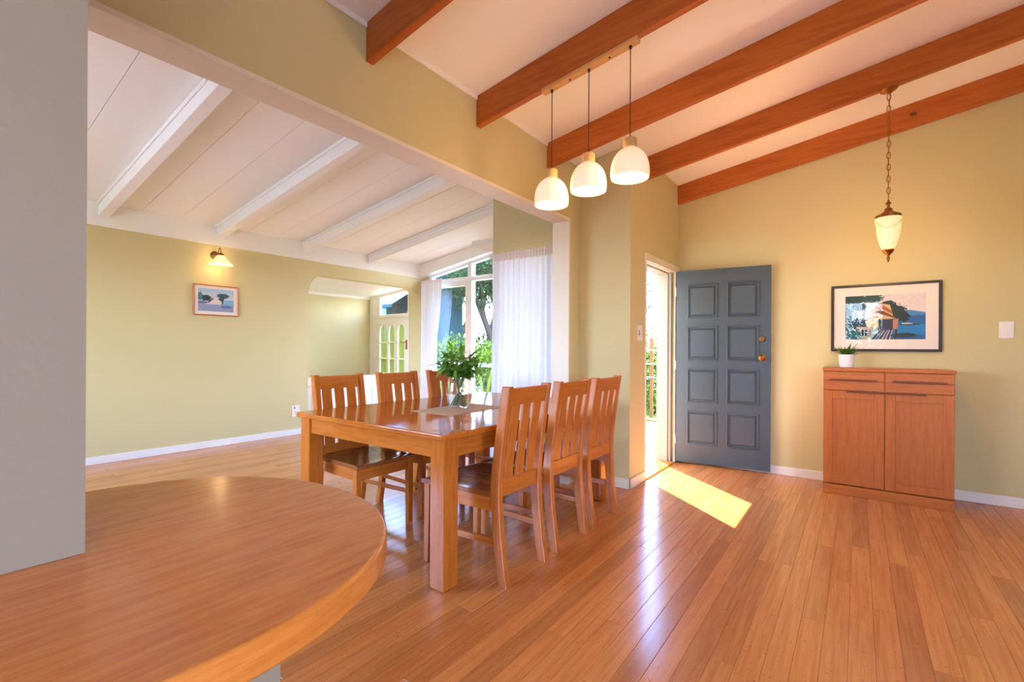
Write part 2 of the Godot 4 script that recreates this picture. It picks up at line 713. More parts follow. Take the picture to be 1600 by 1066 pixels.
func ceil_y(r: float) -> float:
	return 2.843 + CEIL_SLOPE * (r - HEADER)


func living_y(r: float) -> float:
	return 2.62 + LIVING_SLOPE * (r - LEFT)


# a bar between two places r0..r1 that follows a slope: lower and upper edge as heights at r0 and r1
func sloped(r0: float, r1: float, lo0: float, lo1: float, hi0: float, hi1: float, d0: float, d1: float, bev := 0.0) -> Geo:
	var g := Geo.new()
	g.extrude(PackedVector2Array([Vector2(r0, lo0), Vector2(r1, lo1), Vector2(r1, hi1), Vector2(r0, hi0)]), -d1, -d0, bev)
	return g


func build_dining_shell() -> void:
	var wp: Material = M.olive_paint
	struct("wall_back", gbox(-1.70, 3.55, -0.1, 4.0, WALL_BACK, 5.25, 0.0), wp, "olive cream wall behind the cabinet and the large framed picture")
	var g := Geo.new()
	g.rbox(-1.70, ENTRY, -0.1, 3.2, 3.94, 4.130, 0.0)
	g.rbox(-1.70, ENTRY, 2.035, 3.2, 4.130, 5.12, 0.0)
	g.rbox(-1.70, ENTRY, -0.1, 2.035, 4.985, 5.12, 0.0)
	struct("wall_entry", g, wp, "narrow olive cream wall around the open entrance doorway")
	struct("wall_stub", gbox(-2.187, ENTRY, -0.1, 3.3, 3.79, 3.94, 0.0), wp, "short olive wall behind the far dining chair, left of the doorway corner")
	g = Geo.new()
	g.rbox(-2.187, HEADER, 2.32, 3.4, -3.5, 3.79, 0.0)
	g.rbox(-2.187, HEADER, -0.1, 2.32, 3.604, 3.79, 0.0)
	g.rbox(-2.187, HEADER, -0.1, 2.32, -3.5, -0.42, 0.0)
	struct("wall_header", g, wp, "olive wall above the wide opening between dining and living room")
	# white lining of the opening
	var t := thing("trim_1", "white painted timber lining of the wide opening to the living room", "trim", Vector3.ZERO, 0.0, "", "structure")
	obj("head_board", gbox(-2.197, HEADER + 0.008, 2.298, 2.321, -0.42, 3.605), M.cream_gloss, t)
	obj("jamb_board", gbox(-2.197, HEADER + 0.008, 0.0, 2.298, 3.583, 3.605), M.cream_gloss, t)
	obj("jamb_board", gbox(-2.197, HEADER + 0.008, 0.0, 2.298, -0.42, -0.398), M.cream_gloss, t)
	# far walls of the room that the photograph is taken from
	g = Geo.new()
	g.rbox(3.40, 3.55, -0.1, 0.5, -3.55, 5.25, 0.0)
	g.rbox(3.40, 3.55, 2.4, 4.2, -3.55, 5.25, 0.0)
	g.rbox(3.40, 3.55, 0.5, 2.4, -3.55, -2.6, 0.0)
	g.rbox(3.40, 3.55, 0.5, 2.4, 0.0, 5.25, 0.0)
	struct("wall_right", g, wp, "olive wall with a wide window at the right end of the kitchen")
	g = Geo.new()
	g.rbox(-2.187, 3.55, -0.1, 0.95, -3.55, -3.40, 0.0)
	g.rbox(-2.187, 3.55, 2.35, 4.2, -3.55, -3.40, 0.0)
	g.rbox(-2.187, -0.3, 0.95, 2.35, -3.55, -3.40, 0.0)
	g.rbox(0.5, 3.55, 0.95, 2.35, -3.55, -3.40, 0.0)
	struct("wall_front", g, wp, "olive wall with a wide window at the kitchen end of the room")
	# ceiling and beams
	g = sloped(HEADER - 0.14, 3.55, ceil_y(HEADER - 0.14), ceil_y(3.55), ceil_y(HEADER) + 0.12, ceil_y(3.55) + 0.15, -0.4, 3.94)
	for e in [[HEADER - 0.14, 0.6, -3.55, -0.4], [1.4, 3.55, -3.55, -0.4], [0.6, 1.4, -3.55, -1.2]]:
		g.extrude(PackedVector2Array([Vector2(e[0], ceil_y(e[0])), Vector2(e[1], ceil_y(e[1])), Vector2(e[1], ceil_y(e[1]) + 0.15), Vector2(e[0], ceil_y(e[0]) + 0.15)]), -e[3], -e[2])
	g.extrude(PackedVector2Array([Vector2(-1.70, ceil_y(-1.70)), Vector2(3.55, ceil_y(3.55)), Vector2(3.55, ceil_y(3.55) + 0.15), Vector2(-1.70, ceil_y(-1.70) + 0.15)]), -5.25, -3.94)
	struct("ceiling", g, M.ceiling_paint, "white sloping ceiling between the orange timber beams", "ceiling")
	var lab := ["orange timber ceiling beam nearest the camera, cut by the top edge of the photo", "orange timber ceiling beam that carries the three pendant shades", "orange timber ceiling beam just behind the three pendant shades", "orange timber ceiling beam that the brass lantern hangs from", "orange timber ceiling beam lying flat against the picture wall"]
	var ds := [1.490, 2.354, 3.224, 4.138, 5.062]
	for i in 5:
		var r0 := HEADER + 0.0005 if i < 3 else ENTRY + 0.0005
		var dep := 0.196
		var b := obj("ceiling_beam", sloped(r0, 3.398, ceil_y(r0) - dep, ceil_y(3.398) - dep, ceil_y(r0) + 0.002, ceil_y(3.398) + 0.002, ds[i], ds[i] + 0.0465, 0.003), M.beam_wood_x)
		tag(b, lab[i], "beam", "orange timber ceiling beams", "structure")
	# small cove strip where the ceiling meets the header wall
	struct("trim_2", gbox(HEADER, HEADER + 0.012, 2.818, 2.846, -3.4, 3.79), M.white_gloss, "thin white strip where the sloping ceiling meets the header wall", "trim")
	# skirting
	struct("baseboard_back", gbox(ENTRY + 0.02, 3.4, 0.0, 0.08, WALL_BACK - 0.014, WALL_BACK, 0.003), M.white_gloss, "white skirting board along the picture wall behind the cabinet", "baseboard")
	struct("baseboard_stub", gbox(HEADER, ENTRY + 0.014, 0.0, 0.085, 3.776, 3.79, 0.003), M.cream_gloss, "white skirting board on the short wall behind the dining chairs", "baseboard")
	struct("baseboard_entry", gbox(ENTRY, ENTRY + 0.014, 0.0, 0.085, 3.776, 4.128, 0.003), M.cream_gloss, "short white skirting board beside the entrance threshold", "baseboard")
	struct("baseboard_header", gbox(HEADER, HEADER + 0.014, 0.0, 0.085, 3.606, 3.776, 0.003), M.cream_gloss, "tiny white skirting piece between opening and short wall", "baseboard")


# the return wall runs slantwise from the porch window to the garden window
func diagonal(d: float) -> float:
	return -3.12 - 0.80 * (d - 4.0)


func build_living_shell() -> void:
	var wp: Material = M.olive_paint
	# left wall with the arched alcove opening: drawn in depth and height, pushed out to the left
	var poly := PackedVector2Array([Vector2(-1.0, 0.0), Vector2(-1.0, 2.75), Vector2(5.84, 2.75), Vector2(5.84, 0.0), Vector2(5.645, 0.0)])
	for k in 9:
		var a := PI / 2 * k / 8
		poly.append(Vector2(5.645 - 0.34 + cos(a) * 0.34, 1.90 + sin(a) * 0.305))
	for k in 9:
		var a := PI / 2 + PI / 2 * k / 8
		poly.append(Vector2(3.58 + 0.24 + cos(a) * 0.24, 1.955 + sin(a) * 0.25))
	poly.append(Vector2(3.58, 0.0))
	var g := Geo.new()
	g.extrude(poly, LEFT - 0.15, LEFT, 0.0, 1, Transform3D(Vector3(0, 0, -1), Vector3(0, 1, 0), Vector3(1, 0, 0), Vector3.ZERO))
	struct("wall_left", g, wp, "long pale olive wall with wall lamp, small picture and arched alcove")
	struct("trim_3", gbox(LEFT, LEFT + 0.022, 2.388, 2.64, -1.0, 5.70, 0.003), M.living_white, "deep white band along the top of the living room wall", "trim")
	struct("baseboard_left", gbox(LEFT, LEFT + 0.014, 0.0, 0.078, -1.0, 3.58, 0.003), M.white_gloss, "white skirting board along the long living room wall", "baseboard")
	g = Geo.new()
	g.rbox(-6.29, -2.187, -0.1, 0.5, -1.15, -1.0, 0.0)
	g.rbox(-6.29, -2.187, 2.3, 3.4, -1.15, -1.0, 0.0)
	g.rbox(-6.29, -5.4, 0.5, 2.3, -1.15, -1.0, 0.0)
	g.rbox(-3.2, -2.187, 0.5, 2.3, -1.15, -1.0, 0.0)
	struct("wall_living", g, wp, "olive end wall of the living room behind the counter wall")
	# ceiling: boards side by side with fine open joints
	var c := thing("ceiling_001", "white boarded living room ceiling rising towards the dining room", "ceiling", Vector3.ZERO, 0.0, "", "structure")
	var r1 := -2.187
	var y0 := living_y(LEFT - 0.15)
	var y1 := living_y(r1)
	var g0 := sloped(LEFT - 0.15, r1, y0 + 0.018, y1 + 0.018, y0 + 0.15, y1 + 0.15, -1.15, 4.09)
	for k in 6:
		var r2 := diagonal(4.09 + k * 0.3) + 0.06
		var y2 := living_y(r2)
		g0.extrude(PackedVector2Array([Vector2(LEFT - 0.15, y0 + 0.018), Vector2(r2, y2 + 0.018), Vector2(r2, y2 + 0.15), Vector2(LEFT - 0.15, y0 + 0.15)]), -4.39 - k * 0.3, -4.09 - k * 0.3)
	obj("ceiling_backing", g0, M.living_white, c)
	var d := 1.325 - 1.0745 * 2
	while d < 5.7:
		var b := minf(d + 0.3582 - 0.0035, 5.70)
		var re := r1 if b < 4.09 else diagonal(d) + 0.04
		obj("panel", sloped(LEFT, re, living_y(LEFT), living_y(re), living_y(LEFT) + 0.018, living_y(re) + 0.018, d, b), M.living_white, c)
		d += 0.3582
	var lab := ["white painted living room beam nearest the grey wall", "white painted living room beam above the wall lamp", "white painted living room beam over the middle of the long wall", "white painted living room beam nearest the garden window"]
	for i in 4:
		var f := 1.325 + 1.0753 * i
		var r0 := LEFT + 0.0225
		var o := thing("living_beam", lab[i], "beam", Vector3.ZERO, 0.0, "white living room beams", "structure")
		var re := r1 if i < 3 else diagonal(f + 0.09) + 0.02
		var ye := living_y(re)
		obj("beam", sloped(r0, re, living_y(r0) - 0.135, ye - 0.135, living_y(r0), ye, f, f + 0.09, 0.003), M.living_white, o)
		obj("moulding", sloped(r0, re, living_y(r0) - 0.034, ye - 0.034, living_y(r0) - 0.001, ye - 0.001, f - 0.014, f, 0.004), M.living_white, o)
	# the wall towards the porch, with the curtained window, and the return to the garden window
	g = Geo.new()
	g.rbox(-3.17, -2.187, 2.17, 3.4, 3.95, 4.09, 0.0)
	g.rbox(-3.17, -2.187, -0.1, 0.45, 3.95, 4.09, 0.0)
	g.rbox(-3.17, -3.06, 0.45, 2.17, 3.95, 4.09, 0.0)
	g.rbox(-2.28, -2.187, 0.45, 2.17, 3.95, 4.09, 0.0)
	struct("wall_porch", g, wp, "olive wall piece above the white net curtain")
	g = Geo.new()
	g.extrude(PackedVector2Array([Vector2(diagonal(4.0) - 0.04, 4.0), Vector2(diagonal(4.0) + 0.10, 4.0), Vector2(diagonal(5.84) + 0.14, 5.84), Vector2(diagonal(5.84) - 0.0, 5.84)]), -0.1, 3.1, 0.0, 1, Transform3D(Vector3(1, 0, 0), Vector3(0, 0, -1), Vector3(0, 1, 0), Vector3.ZERO))
	struct("wall_return", g, wp, "olive return wall between curtained window and garden window")
	struct("wall_link", gbox(-2.187, -2.04, -0.1, 3.3, 3.94, 4.09, 0.0), wp, "outer wall piece between porch window and entrance")
	# garden window wall
	g = Geo.new()
	g.rbox(-6.29, -4.48, -0.1, 0.05, 5.70, 5.84, 0.0)
	g.rbox(-6.29, -6.0, 0.05, 3.0, 5.70, 5.84, 0.0)
	struct("wall_window", g, wp, "olive wall below and beside the garden window")
	var top := func(r: float) -> float: return 2.415 + 0.163 * (r + 6.12)
	struct("trim_4", sloped(LEFT + 0.022, -4.50, top.call(LEFT), top.call(-4.50), living_y(LEFT) - 0.002, living_y(-4.50) - 0.002, 5.60, 5.70, 0.003), M.living_white, "white raked beam above the garden window", "trim")
	struct("trim_5", sloped(-6.29, -4.48, top.call(-6.29), top.call(-4.48), living_y(-6.29) + 0.02, living_y(-4.48) + 0.02, 5.70, 5.84), M.living_white, "white fascia above the garden window panes", "trim")


func build_alcove() -> void:
	var wp: Material = M.olive_paint
	var g := Geo.new()
	g.rbox(-7.70, -7.56, -0.1, 2.5, 2.85, 5.80, 0.0)
	g.rbox(-7.70, -6.78, -0.1, 2.5, 2.85, 3.0, 0.0)
	g.rbox(-6.34, -6.29, -0.1, 2.5, 2.85, 3.0, 0.0)
	g.rbox(-6.78, -6.34, -0.1, 0.4, 2.85, 3.0, 0.0)
	g.rbox(-6.78, -6.34, 2.05, 2.5, 2.85, 3.0, 0.0)
	struct("wall_alcove", g, wp, "pale olive back wall of the arched alcove")
	struct("ceiling_002", sloped(-7.70, -6.29, 2.135, 2.275, 2.45, 2.5, 2.85, 5.80), M.living_white, "white sloping ceiling inside the arched alcove", "ceiling")
	struct("trim_6", gbox(-7.56, -7.545, 2.10, 2.152, 3.0, 5.66), M.living_white, "thin white cornice along the alcove back wall", "trim")
	# white half wall under the arch
	var h := thing("half_wall", "low white panelled half wall under the arch, seen behind the chairs", "half wall", Vector3.ZERO, 0.0, "", "structure")
	obj("body", gbox(-6.27, -6.17, 0.0, 0.65, 3.58, 5.645, 0.003), M.living_white, h)
	obj("ledge", gbox(-6.30, -6.125, 0.65, 0.752, 3.575, 5.645, 0.006), M.white_gloss, h)
	for k in 4:
		obj("panel", gbox(-6.17, -6.155, 0.12, 0.56, 3.66 + k * 0.5, 4.06 + k * 0.5, 0.005), M.living_white, h)
	# door wall: frame, fanlight and glazed door
	g = Geo.new()
	g.rbox(-7.56, -7.45, 0.0, 2.3, 5.66, 5.80, 0.0)
	g.rbox(-6.44, -6.29, 0.0, 2.3, 5.66, 5.80, 0.0)
	struct("wall_porch_001", g, wp, "narrow olive wall strips beside the alcove door")
	var f := thing("window_3", "cream framed fanlight above the alcove door", "window", Vector3.ZERO, 0.0, "", "structure")
	obj("frame", gbox(-7.55, -7.43, 0.0, 2.2, 5.645, 5.74, 0.003), M.cream_gloss, f)
	obj("frame", gbox(-6.475, -6.435, 0.0, 2.27, 5.645, 5.74, 0.003), M.cream_gloss, f)
	obj("transom", gbox(-7.44, -6.47, 1.735, 1.80, 5.64, 5.74, 0.003), M.cream_gloss, f)
	obj("head", sloped(-7.44, -6.47, 2.105, 2.215, 2.22, 2.30, 5.645, 5.74, 0.003), M.cream_gloss, f)
	obj("sash", gbox(-7.43, -7.27, 1.80, 2.14, 5.67, 5.70, 0.003), M.white_gloss, f)
	obj("pane", sloped(-7.28, -6.47, 1.80, 1.80, 2.12, 2.22, 5.70, 5.704), M.pane, f)
	var f2 := thing("window_8", "narrow white window added in the hidden end of the alcove to brighten it", "window", Vector3.ZERO, 0.0, "", "structure")  # unseen window added to brighten the alcove walls
	var fr := Geo.new()
	for e in [[-6.78, -6.74], [-6.38, -6.34]]:
		fr.rbox(e[0], e[1], 0.4, 2.05, 2.87, 2.98, 0.002)
	for e in [[0.4, 0.44], [2.01, 2.05]]:
		fr.rbox(-6.74, -6.38, e[0], e[1], 2.87, 2.98, 0.002)
	obj("frame", fr, M.white_gloss, f2)
	obj("pane", gbox(-6.74, -6.38, 0.44, 2.01, 2.923, 2.927, 0.0), M.pane, f2)
	# door: stiles, rails, lancet heads, obscured panes
	var dr := thing("door_2", "cream alcove door with three rows of gothic arched panes", "door", Vector3.ZERO, 0.0, "", "structure")
	var zt := Transform3D.IDENTITY
	var leaf := PackedVector2Array([Vector2(-7.43, 0.02), Vector2(-6.475, 0.02), Vector2(-6.475, 1.733), Vector2(-7.43, 1.733)])
	# three slots cut from the leaf: built as bars around them
	var xs := [[-7.275, -7.065], [-7.015, -6.852], [-6.765, -6.576]]
	var body := Geo.new()
	body.rbox(-7.43, -7.275, 0.02, 1.733, 5.66, 5.70, 0.0)
	body.rbox(-6.576, -6.475, 0.02, 1.733, 5.66, 5.70, 0.0)
	body.rbox(-7.065, -7.015, 0.3, 1.733, 5.66, 5.70, 0.0)
	body.rbox(-6.852, -6.765, 0.3, 1.733, 5.66, 5.70, 0.0)
	body.rbox(-7.275, -6.576, 0.02, 0.55, 5.66, 5.70, 0.0)
	for x in xs:
		var cx: float = (x[0] + x[1]) / 2
		var hw: float = (x[1] - x[0]) / 2
		for s in [-1.0, 1.0]:
			var p := PackedVector2Array([Vector2(cx + s * hw, 1.45)])
			for k in 9:
				var u := float(k) / 8
				p.append(Vector2(cx + s * hw * cos(u * PI / 2), 1.45 + 0.17 * pow(sin(u * PI / 2), 0.85)))
			p.append(Vector2(cx, 1.733))
			p.append(Vector2(cx + s * hw, 1.733))
			body.extrude(p, -5.70, -5.66)
	obj("leaf", body, M.cream_gloss, dr)
	for x in xs:
		for yy in [1.285, 0.985, 0.70]:
			obj("glazing_bar", gbox(x[0], x[1], yy - 0.012, yy + 0.012, 5.662, 5.698, 0.002), M.cream_gloss, dr)
		for yy in [[1.297, 1.62], [0.997, 1.273], [0.712, 0.973], [0.55, 0.688]]:
			obj("pane", gbox(x[0], x[1], yy[0], yy[1], 5.679, 5.681, 0.0), M.obscure_glass, dr)
	var hd := Geo.new()
	hd.rbox(-6.53, -6.49, 1.16, 1.33, 5.648, 5.66, 0.003)
	hd.tube([P(-6.51, 1.29, 5.65), P(-6.51, 1.29, 5.61), P(-6.53, 1.29, 5.60), P(-6.63, 1.29, 5.60)], 0.009, 8)
	obj("lever_handle", hd, M.bronze, dr)
	struct("trim_7", gbox(-7.55, -6.3, -0.02, 0.02, 5.66, 5.76), M.cream_gloss, "cream sill below the alcove door", "trim")


func build_windows() -> void:
	var wg: Material = M.white_gloss
	var top := func(r: float) -> float: return 2.415 + 0.163 * (r + 6.12)
	var w := thing("window_1", "white garden window with raked upper panes and a tall opening sash", "window", Vector3.ZERO, 0.0, "", "structure")
	obj("sill", gbox(-6.0, -4.49, 0.05, 0.10, 5.68, 5.84, 0.004), wg, w)
	obj("jamb", gbox(-6.0, -5.93, 0.10, 2.45, 5.72, 5.80, 0.003), wg, w)
	obj("transom", gbox(-5.93, -4.49, 2.275, 2.345, 5.70, 5.80, 0.003), wg, w)
	for r in [-5.10, -4.57]:
		obj("mullion", gbox(r, r + 0.085, 0.10, top.call(r) + 0.01, 5.705, 5.80, 0.003), wg, w)
	for e in [[-5.93, -5.10], [-5.015, -4.57]]:
		obj("top_bead", sloped(e[0], e[1], top.call(e[0]) - 0.045, top.call(e[1]) - 0.045, top.call(e[0]) + 0.002, top.call(e[1]) + 0.002, 5.72, 5.79, 0.002), wg, w)
		obj("pane", sloped(e[0], e[1], 2.345, 2.345, top.call(e[0]), top.call(e[1]), 5.755, 5.759), M.pane, w)
	var s := Geo.new()
	s.rbox(-5.93, -5.10, 2.205, 2.274, 5.72, 5.775, 0.003)
	s.rbox(-5.93, -5.10, 0.10, 0.18, 5.72, 5.775, 0.003)
	s.rbox(-5.93, -5.86, 0.18, 2.205, 5.72, 5.775, 0.003)
	s.rbox(-5.165, -5.10, 0.18, 2.205, 5.72, 5.775, 0.003)
	obj("sash", s, wg, w)
	obj("pane", gbox(-5.86, -5.165, 0.18, 2.205, 5.745, 5.749, 0.0), M.pane, w)
	obj("pane", gbox(-5.015, -4.57, 0.10, 2.275, 5.755, 5.759, 0.0), M.pane, w)
	w = thing("window_2", "white porch window behind the wide net curtain", "window", Vector3.ZERO, 0.0, "", "structure")
	s = Geo.new()
	s.rbox(-3.06, -2.28, 0.45, 0.50, 3.97, 4.09, 0.002)
	s.rbox(-3.06, -2.28, 2.11, 2.17, 3.97, 4.09, 0.002)
	s.rbox(-3.06, -3.0, 0.50, 2.11, 3.97, 4.09, 0.002)
	s.rbox(-2.34, -2.28, 0.50, 2.11, 3.97, 4.09, 0.002)
	obj("frame", s, wg, w)
	obj("pane", gbox(-3.0, -2.34, 0.50, 2.11, 4.03, 4.034, 0.0), M.pane, w)
	w = thing("window_4", "wide white window at the kitchen end of the room", "window", Vector3.ZERO, 0.0, "", "structure")
	s = Geo.new()
	for e in [[-0.3, -0.24], [0.07, 0.13], [0.44, 0.5]]:
		s.rbox(e[0], e[1], 0.95, 2.35, -3.53, -3.42, 0.002)
	s.rbox(-0.3, 0.5, 0.95, 1.01, -3.53, -3.42, 0.002)
	s.rbox(-0.3, 0.5, 2.29, 2.35, -3.53, -3.42, 0.002)
	obj("frame", s, wg, w)
	for e in [[-0.24, 0.07], [0.13, 0.44]]:
		obj("pane", gbox(e[0], e[1], 1.01, 2.29, -3.482, -3.478, 0.0), M.pane, w)
	w = thing("window_5", "wide white window in the right hand kitchen wall", "window", Vector3.ZERO, 0.0, "", "structure")
	s = Geo.new()
	for e in [[-2.6, -2.53], [-1.335, -1.265], [-0.07, 0.0]]:
		s.rbox(3.42, 3.53, 0.5, 2.4, e[0], e[1], 0.002)
	s.rbox(3.42, 3.53, 0.5, 0.57, -2.6, 0.0, 0.002)
	s.rbox(3.42, 3.53, 2.33, 2.4, -2.6, 0.0, 0.002)
	obj("frame", s, wg, w)
	for e in [[-2.53, -1.335], [-1.265, -0.07]]:
		obj("pane", gbox(3.478, 3.482, 0.57, 2.33, e[0], e[1], 0.0), M.pane, w)


func build_added_skylight() -> void:
	var w := thing("window_7", "glazed roof window added over the kitchen behind the camera to let in more sun", "window", Vector3.ZERO, 0.0, "", "structure")  # unseen opening added so sun on the kitchen floor bounces into the room
	for e in [[0.6, 0.66], [1.34, 1.4]]:
		obj("frame", sloped(e[0], e[1], ceil_y(e[0]) + 0.001, ceil_y(e[1]) + 0.001, ceil_y(e[0]) + 0.2, ceil_y(e[1]) + 0.2, -1.2, -0.4), M.white_gloss, w)
	for e in [[-1.2, -1.14], [-0.46, -0.4]]:
		obj("frame", sloped(0.66, 1.34, ceil_y(0.66) + 0.001, ceil_y(1.34) + 0.001, ceil_y(0.66) + 0.2, ceil_y(1.34) + 0.2, e[0], e[1]), M.white_gloss, w)
	obj("pane", sloped(0.66, 1.34, ceil_y(0.66) + 0.15, ceil_y(1.34) + 0.15, ceil_y(0.66) + 0.154, ceil_y(1.34) + 0.154, -1.14, -0.46), M.pane, w)


func build_living_window() -> void:
	var w := thing("window_6", "wide white window at the hidden end of the living room", "window", Vector3.ZERO, 0.0, "", "structure")
	var s := Geo.new()
	for e in [[-5.4, -5.33], [-4.335, -4.265], [-3.27, -3.2]]:
		s.rbox(e[0], e[1], 0.5, 2.3, -1.13, -1.02, 0.002)
	s.rbox(-5.4, -3.2, 0.5, 0.57, -1.13, -1.02, 0.002)
	s.rbox(-5.4, -3.2, 2.23, 2.3, -1.13, -1.02, 0.002)
	obj("frame", s, M.white_gloss, w)
	for e in [[-5.33, -4.335], [-4.265, -3.27]]:
		obj("pane", gbox(e[0], e[1], 0.57, 2.23, -1.082, -1.078, 0.0), M.pane, w)


func build_entry_door() -> void:
	# frame and threshold
	var t := thing("trim_8", "white entrance door frame around the bright doorway", "door frame", Vector3.ZERO, 0.0, "", "structure")
	var wg: Material = M.white_gloss
	obj("jamb", gbox(-1.715, ENTRY + 0.008, 0.0, 2.035, 4.130, 4.154), wg, t)
	obj("jamb", gbox(-1.715, ENTRY - 0.02, 0.0, 1.985, 4.925, 4.985), M.jamb_dimmed, t)
	obj("stop_bead", gbox(-1.715, -1.60, 0.0, 1.985, 4.905, 4.925), M.jamb_dimmed, t)
	obj("head", gbox(-1.715, ENTRY - 0.02, 1.985, 2.035, 4.154, 4.985), wg, t)
	obj("stop_bead", gbox(-1.715, -1.60, 1.965, 1.985, 4.154, 4.905), M.jamb_dimmed, t)
	obj("architrave", gbox(ENTRY, ENTRY + 0.014, 1.985, 2.055, 4.128, 5.105, 0.004), M.cream_gloss, t)
	obj("architrave", gbox(ENTRY, ENTRY + 0.012, 0.0, 1.985, 4.965, 5.03, 0.004), wg, t)
	obj("threshold", gbox(-1.72, ENTRY + 0.02, -0.02, 0.018, 4.154, 4.925, 0.006), M.bench_wood, t)
	# the leaf, swung open against the picture wall: local x along the leaf, +z its face
	var a := P(-1.528, 0, 4.958)
	var b := P(-0.668, 0, 5.052)
	var L := (b - a).length()
	var o := thing("door_1", "slate blue front door with eight raised panels, standing open against the wall", "door", a, atan2(-(b - a).z, (b - a).x), "", "structure")
	var g := Geo.new()
	# stiles and rails leave eight sunk fields
	var cx := [0.113, 0.395, 0.485, 0.765]
	var ry := [0.215, 0.555, 0.645, 0.985, 1.075, 1.415, 1.505, 1.845]
	var H0 := 0.022
	var H1 := 1.992
	var zf := 0.0
	var xs := [0.0, cx[0], cx[1], cx[2], cx[3], L]
	var ys := [H0, ry[0], ry[1], ry[2], ry[3], ry[4], ry[5], ry[6], ry[7], H1]
	for i in [0, 2, 4]:
		g.box(Vector3((xs[i] + xs[i + 1]) / 2, (H0 + H1) / 2, -0.019), Vector3(xs[i + 1] - xs[i], H1 - H0, 0.038), 0.0)
	for j in [0, 2, 4, 6, 8]:
		for i in [1, 3]:
			g.box(Vector3((xs[i] + xs[i + 1]) / 2, (ys[j] + ys[j + 1]) / 2, -0.019), Vector3(xs[i + 1] - xs[i], ys[j + 1] - ys[j], 0.038), 0.0)
	obj("leaf", g, M.door_blue, o)
	for i in [1, 3]:
		for j in [1, 3, 5, 7]:
			var w: float = xs[i + 1] - xs[i]
			var h: float = ys[j + 1] - ys[j]
			var c := Vector3((xs[i] + xs[i + 1]) / 2, (ys[j] + ys[j + 1]) / 2, 0)
			var p := Geo.new()
			# raised moulding round the field, sunk channel, raised flat centre
			var lv := [[0.0, 0.0], [0.004, 0.007], [0.013, 0.008], [0.020, -0.010], [0.030, -0.011], [0.040, -0.001], [0.046, 0.0]]
			for k in lv.size() - 1:
				for q in 4:
					var c0 := [Vector2(-1, -1), Vector2(1, -1), Vector2(1, 1), Vector2(-1, 1)]
					var e0: Vector2 = c0[q]
					var e1: Vector2 = c0[(q + 1) % 4]
					var f := func(e: Vector2, l: Array) -> Vector3: return c + Vector3(e.x * (w / 2 + 0.006 - l[0]), e.y * (h / 2 + 0.006 - l[0]), l[1])
					var outward := Vector3((e0.x + e1.x), (e0.y + e1.y), 0) * (1.0 if lv[k + 1][1] >= lv[k][1] else -1.0)
					p.face(f.call(e0, lv[k]), f.call(e1, lv[k]), f.call(e1, lv[k + 1]), f.call(e0, lv[k + 1]), Vector3(0, 0, 1) + outward * 0.01)
			p.box(c + Vector3(0, 0, -0.015), Vector3(w - 0.08, h - 0.08, 0.03), 0.0)
			obj("panel", p, M.door_blue, o)
	# hardware
	var kx := L - 0.075
	var tz := Transform3D(Vector3(1, 0, 0), Vector3(0, 0, 1), Vector3(0, -1, 0), Vector3(kx, 1.105, 0))
	g = Geo.new()
	g.lathe([Vector2(0.0, 0.0), Vector2(0.034, 0.0), Vector2(0.034, 0.004), Vector2(0.026, 0.008), Vector2(0.012, 0.012), Vector2(0.011, 0.03), Vector2(0.02, 0.036), Vector2(0.028, 0.046), Vector2(0.029, 0.054), Vector2(0.024, 0.062), Vector2(0.012, 0.067), Vector2(0.0, 0.068)], 24, tz)
	obj("door_knob", g, M.brass, o).set_meta("label", "round brass door knob")
	tz.origin.y = 1.285
	g = Geo.new()
	g.lathe([Vector2(0.0, 0.0), Vector2(0.029, 0.0), Vector2(0.029, 0.006), Vector2(0.024, 0.013), Vector2(0.014, 0.015), Vector2(0.0, 0.015)], 24, tz)
	g.box(Vector3(kx, 1.285, 0.021), Vector3(0.008, 0.024, 0.014), 0.003)
	obj("deadbolt", g, M.brass, o).set_meta("label", "small brass deadbolt turn above the knob")
	for y in [1.105, 1.285]:
		obj("latch_plate", _box(Vector3(L + 0.001, y, -0.019), Vector3(0.003, 0.09, 0.024), 0.001), M.brass, o)
	for y in [0.25, 1.02, 1.78]:
		g = Geo.new()
		g.tube([Vector3(-0.006, y - 0.045, 0.004), Vector3(-0.006, y + 0.045, 0.004)], 0.007, 8)
		obj("hinge", g, M.plastic_white, o)


func _box(c: Vector3, s: Vector3, b := 0.002) -> Geo:
	var g := Geo.new()
	g.box(c, s, b)
	return g


# ------------------------------------------------------------------ counter and the grey walls by the camera
func build_counter() -> void:
	struct("wall_partition", gbox(-0.945, -0.842, 0.9005, 3.05, -3.4, 0.171, 0.0), M.grey_paint, "pale grey wall standing on the counter at the left edge of the photo")
	struct("wall_partition", gbox(-0.945, -0.842, -0.02, 0.8595, -3.4, 0.44, 0.0), M.grey_paint, "pale grey support wall under the rounded counter end")
	# rounded end: a full curve that narrows again towards the camera
	var poly := PackedVector2Array()
	var c := Vector2(-0.835, 0.19)
	var n := 72
	for k in n:
		var a := TAU * k / n
		var ca := cos(a)
		var sa := sin(a)
		var e := 2.0 / 2.15
		var x := 0.372 * signf(ca) * pow(absf(ca), e)
		var y := (0.364 if sa > 0.0 else 0.50) * signf(sa) * pow(absf(sa), e)
		poly.append(c + Vector2(x, y))
	var t := thing("counter_top", "round ended timber breakfast counter in the lower left corner", "counter", Vector3.ZERO)
	var g := Geo.new()
	# drawn in x and depth, pushed up
	g.extrude(poly, 0.86, 0.90, 0.006, 3, Transform3D(Vector3(1, 0, 0), Vector3(0, 0, -1), Vector3(0, 1, 0), Vector3.ZERO))
	obj("counter_slab", g, M.bench_wood, t)


